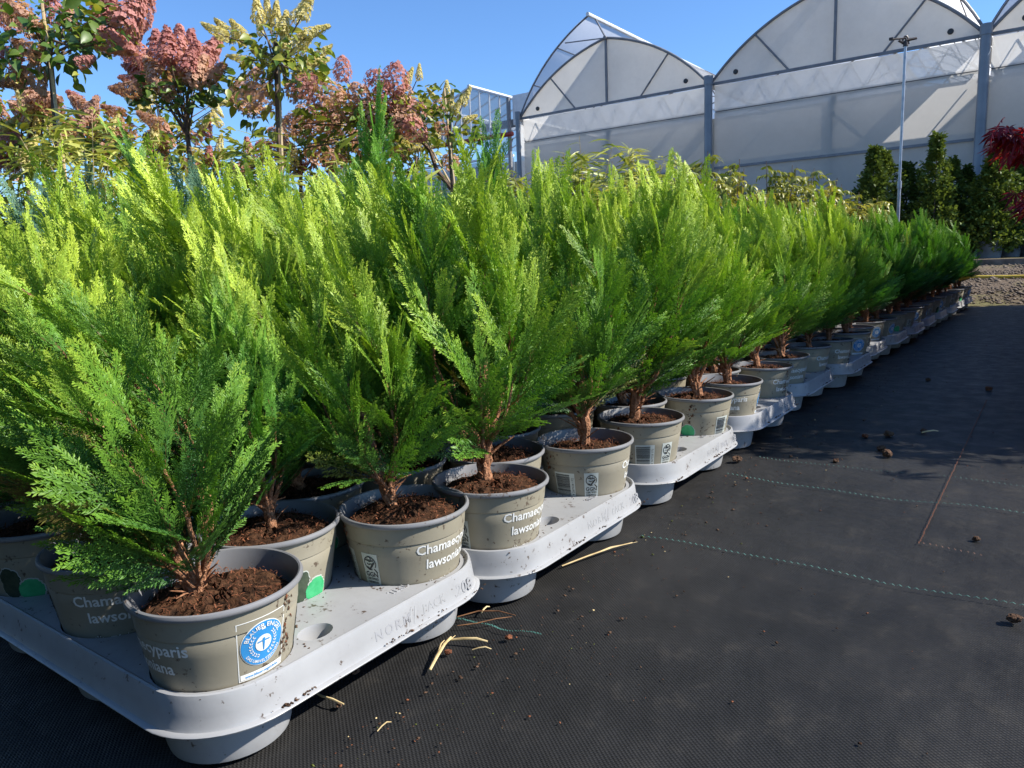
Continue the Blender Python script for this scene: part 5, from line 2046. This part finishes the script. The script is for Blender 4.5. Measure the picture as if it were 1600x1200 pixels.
# ------------------------------------------------------------------ glass house at the left
HY = 17.6
ridge = at_y(733, 136, HY)
eaveR = at_y(796, 153, HY)
pipeR = at_y(802, 210, HY)
half = eaveR.x - ridge.x
zr, ze, zp = ridge.z, eaveR.z, pipeR.z
glh = thing('glass_house', 'older glass greenhouse with pitched gables and a red pipe, left of film greenhouse', 'greenhouse', (ridge.x, HY, .3))
H0 = Vector((ridge.x, HY, .3))
GD = 14.0
NS = 2
for s in range(NS):
    cx = ridge.x - 2 * half * s
    for sg in (-1, 1):
        mb = MB()
        vs = [Vector((cx, HY, zr)) - H0, Vector((cx, HY + GD, zr)) - H0, Vector((cx + sg * half, HY + GD, ze)) - H0, Vector((cx + sg * half, HY, ze)) - H0]
        mb.add(vs, [(0, 1, 2, 3)], 'glass')
        mb.build('roof_glass', glh)
        mb = MB()
        for k in range(int(GD / .7) + 1):
            y = HY + .7 * k
            mb.tube([Vector((cx, y, zr)) - H0, Vector((cx + sg * half, y, ze)) - H0], .022 if k else .035, 'alu', 5)
        mb.build('glazing_bar', glh, True)
    mb = MB()
    mb.tube([Vector((cx, HY - .04, zr + .02)) - H0, Vector((cx, HY + GD, zr + .02)) - H0], .05, 'alu', 6)
    mb.build('ridge', glh, True)
    npane = 8
    for k in range(npane):
        xa, xc = cx - half + 2 * half * k / npane, cx - half + 2 * half * (k + 1) / npane
        top = lambda x: zr - (zr - ze) * abs(x - cx) / half
        mb = MB()
        mb.add([Vector((xa + .02, HY, zp + .1)) - H0, Vector((xc - .02, HY, zp + .1)) - H0, Vector((xc - .02, HY, top(xc - .02) - .02)) - H0, Vector((xa + .02, HY, top(xa + .02) - .02)) - H0], [(0, 1, 2, 3)], 'glass')
        mb.build('gable_pane', glh)
        mb = MB()
        mb.box(Vector((xa, HY - .01, (zp + top(xa)) / 2)) - H0, (.035, .05, top(xa) - zp), 'alu')
        mb.build('glazing_bar', glh)
    mb = MB()
    zq = (zp + ze) / 2 - .12
    mb.box(Vector((cx, HY + .35, zq)) - H0, (2 * half, .04, .22), 'frame')
    mb.build('inner_beam', glh)
    mb = MB()
    nn = 6
    zl = zp - .55
    for k in range(nn):
        x0_, x1_ = cx - half + 2 * half * k / nn, cx - half + 2 * half * (k + 1) / nn
        xm = (x0_ + x1_) / 2
        mb.tube([Vector((x0_, HY + .1, zp - .08)) - H0, Vector((xm, HY + .1, zl)) - H0], .018, 'frame', 5)
        mb.tube([Vector((xm, HY + .1, zl)) - H0, Vector((x1_, HY + .1, zp - .08)) - H0], .018, 'frame', 5)
    mb.tube([Vector((cx - half, HY + .1, zl)) - H0, Vector((cx + half, HY + .1, zl)) - H0], .04, 'alu', 5)
    mb.build('truss', glh, True)
    for z0, z1 in ((zl - 1.2, zl - .05), (.4, zl - 1.25)):
        mb = MB()
        mb.box(Vector((cx, HY + .16, (z0 + z1) / 2)) - H0, (2 * half - .06, .02, z1 - z0), 'glass')
        mb.build('wall_pane', glh)
    mb = MB()
    mb.box(Vector((cx, HY + .9, (zl + .5) / 2)) - H0, (2 * half, .02, zl - .6), 'screen')
    mb.build('shade_screen', glh)
mb = MB()
mb.tube([Vector((eaveR.x + .15, HY - .12, zp)) - H0, Vector((ridge.x - 2 * half * NS + half - 2.2, HY - .12, zp)) - H0], .065, 'red', 10)
mb.build('red_pipe', glh, True)
mb = MB()
mb.tube([Vector((eaveR.x, HY - .06, .3)) - H0, Vector((eaveR.x, HY - .06, ze)) - H0], .06, 'frame', 8)
mb.build('corner_post', glh, True)
mb = MB()
mb.box(Vector((eaveR.x + .45, HY + GD / 2, (ze + zp) / 2 + .15)) - H0, (.7, GD, ze - zp - .2), 'alu')
mb.build('side_gutter', glh)

# ------------------------------------------------------------------ red maples along the right side of the aisle


def maple_leaf():
    mb = MB()
    for k, (a, l) in enumerate(((0, 1.0), (.55, .92), (-.55, .92), (1.1, .72), (-1.1, .72), (1.75, .42), (-1.75, .42))):
        d = Vector((math.cos(a), math.sin(a), 0))
        e = Vector((-d.y, d.x, 0))
        L, W = .075 * l, .0075 * l + .001
        dz = -.25
        mb.add([(0, 0, 0), d * L * .5 + e * W + Vector((0, 0, dz * .25 * L)), d * L * .5 + Vector((0, 0, dz * .3 * L - .002)), d * L * .5 - e * W + Vector((0, 0, dz * .25 * L)), d * L + Vector((0, 0, dz * L))],
               [(0, 2, 1), (0, 3, 2), (1, 2, 4), (2, 3, 4)], 'leaf_maple')
    return mb.mesh('leaf')


MAPLE = maple_leaf()
for f in (MAPLE,):
    pass


def maple_parts(h, rad, seed, n):
    rg = random.Random(seed)
    mb = MB()
    mb.tube([(0, 0, .22), (.02, .01, h * .3), (0, .02, h * .5)], [.02, .016, .012], 'bark_grey', 8)
    rows = []
    for k in range(60):
        a = rg.uniform(0, 2 * PI)
        rr = rad * math.sqrt(rg.random())
        tip = Vector((rr * math.cos(a), rr * math.sin(a), h * rg.uniform(.26, 1.0) * (1 - .22 * (rr / rad) ** 2)))
        mb.tube([(0, .01, h * rg.uniform(.3, .5)), tip * .55 + Vector((0, 0, h * .2)), tip], [.007, .004, .002], 'bark_grey', 5)
        for j in range(n // 60):
            p = tip + Vector((rg.gauss(0, .10), rg.gauss(0, .10), rg.gauss(0, .06)))
            d = Vector((rg.gauss(0, 1), rg.gauss(0, 1), rg.uniform(-.9, .1))).normalized()
            rows.append((p, d.to_track_quat('X', 'Z').to_matrix() @ Matrix.Rotation(rg.gauss(0, .5), 3, 'X'), rg.uniform(.9, 1.5)))
    V, Q, T = [], [], []
    co = np.array([tuple(v.co) for v in MAPLE.vertices])
    fa = np.array([tuple(p.vertices) for p in MAPLE.polygons])
    for i, (p, rot, s) in enumerate(rows):
        V.append((co * s) @ np.array(rot).T + np.array(p))
        Q.append(fa + i * len(co))
        t = np.zeros((len(co), 3))
        t[:, 1] = rg.random()
        T.append(t)
    return mb.mesh('trunk', True), np_mesh('foliage', np.concatenate(V), np.concatenate(Q), np.concatenate(T), 'leaf_maple')


MAPLE_POT = MB()
MAPLE_POT.lathe([(0, .02), (.15, .02), (.155, 0), (.185, .28), (.195, .28), (.195, .31), (.183, .31), (.178, .26), (0, .26)], 'nursery_pot', 28)
MAPLE_POT = MAPLE_POT.mesh('pot', True)
MAPLE_SET = [maple_parts(1.45, .5, 71, 2400), maple_parts(1.65, .52, 72, 2400)]


def maple(x, y, sc, var, label, seed, extra=()):
    rg = random.Random(seed)
    base = Vector((x, y, ground_z(y)))
    root = thing('maple_tree', label, 'maple', base, 'red maples in pots along the right side')
    link('pot', MAPLE_POT, root)
    for nm, me in zip(('trunk', 'foliage'), MAPLE_SET[var]):
        o = link(nm, me, root)
        o.rotation_euler = (0, 0, seed * 1.7)
        o.scale = (sc, sc, sc)
        if nm == 'foliage':
            o['kind'] = 'stuff'
    h = 1.4 * sc
    for (px, py, dep, cnt, sp) in extra:
        c = at_depth(px, py, dep) - base
        mb = MB()
        mb.tube([(0, .01, h * .45), (Vector((0, 0, h * .45)) + c) / 2 + Vector((0, 0, .06)), c], [.008, .005, .002], 'bark_grey', 5)
        mb.build('branch', root, True)
        for j in range(cnt):
            p = c + Vector((rg.gauss(0, sp), rg.gauss(0, sp), rg.gauss(0, sp * .6)))
            d = (-RGT0 * rg.uniform(.2, 1) + Vector((rg.gauss(0, .5), rg.gauss(0, .5), rg.uniform(-1.0, .1)))).normalized()
            o = link('leaf', MAPLE, root)
            o.location = p
            o.rotation_euler = (d.to_track_quat('X', 'Z').to_matrix() @ Matrix.Rotation(rg.gauss(0, .5), 3, 'X')).to_euler()
            q = rg.uniform(.75, 1.2)
            o.scale = (q, q, q)


maple(.60, 2.90, .85, 0, 'red maple with drooping leaves reaching in at the right edge', 71, ((1574, 208, 2.75, 24, .035), (1604, 226, 2.8, 22, .04), (1606, 318, 2.9, 12, .026)))
for i, (x, y, sc, v) in enumerate(((.68, 3.65, .95, 1), (.68, 4.4, 1.0, 0), (.74, 5.15, .95, 1), (.70, 5.9, 1.0, 0), (.72, 6.65, .95, 1), (.72, 7.35, .9, 0), (1.35, 3.7, 1.05, 1), (1.45, 4.9, 1.05, 1), (1.5, 6.1, 1.0, 0), (1.5, 7.2, 1.0, 1))):
    maple(x, y, sc, v, 'red maple %s in the pot row right of the aisle' % ORD[i + 1], 80 + i)
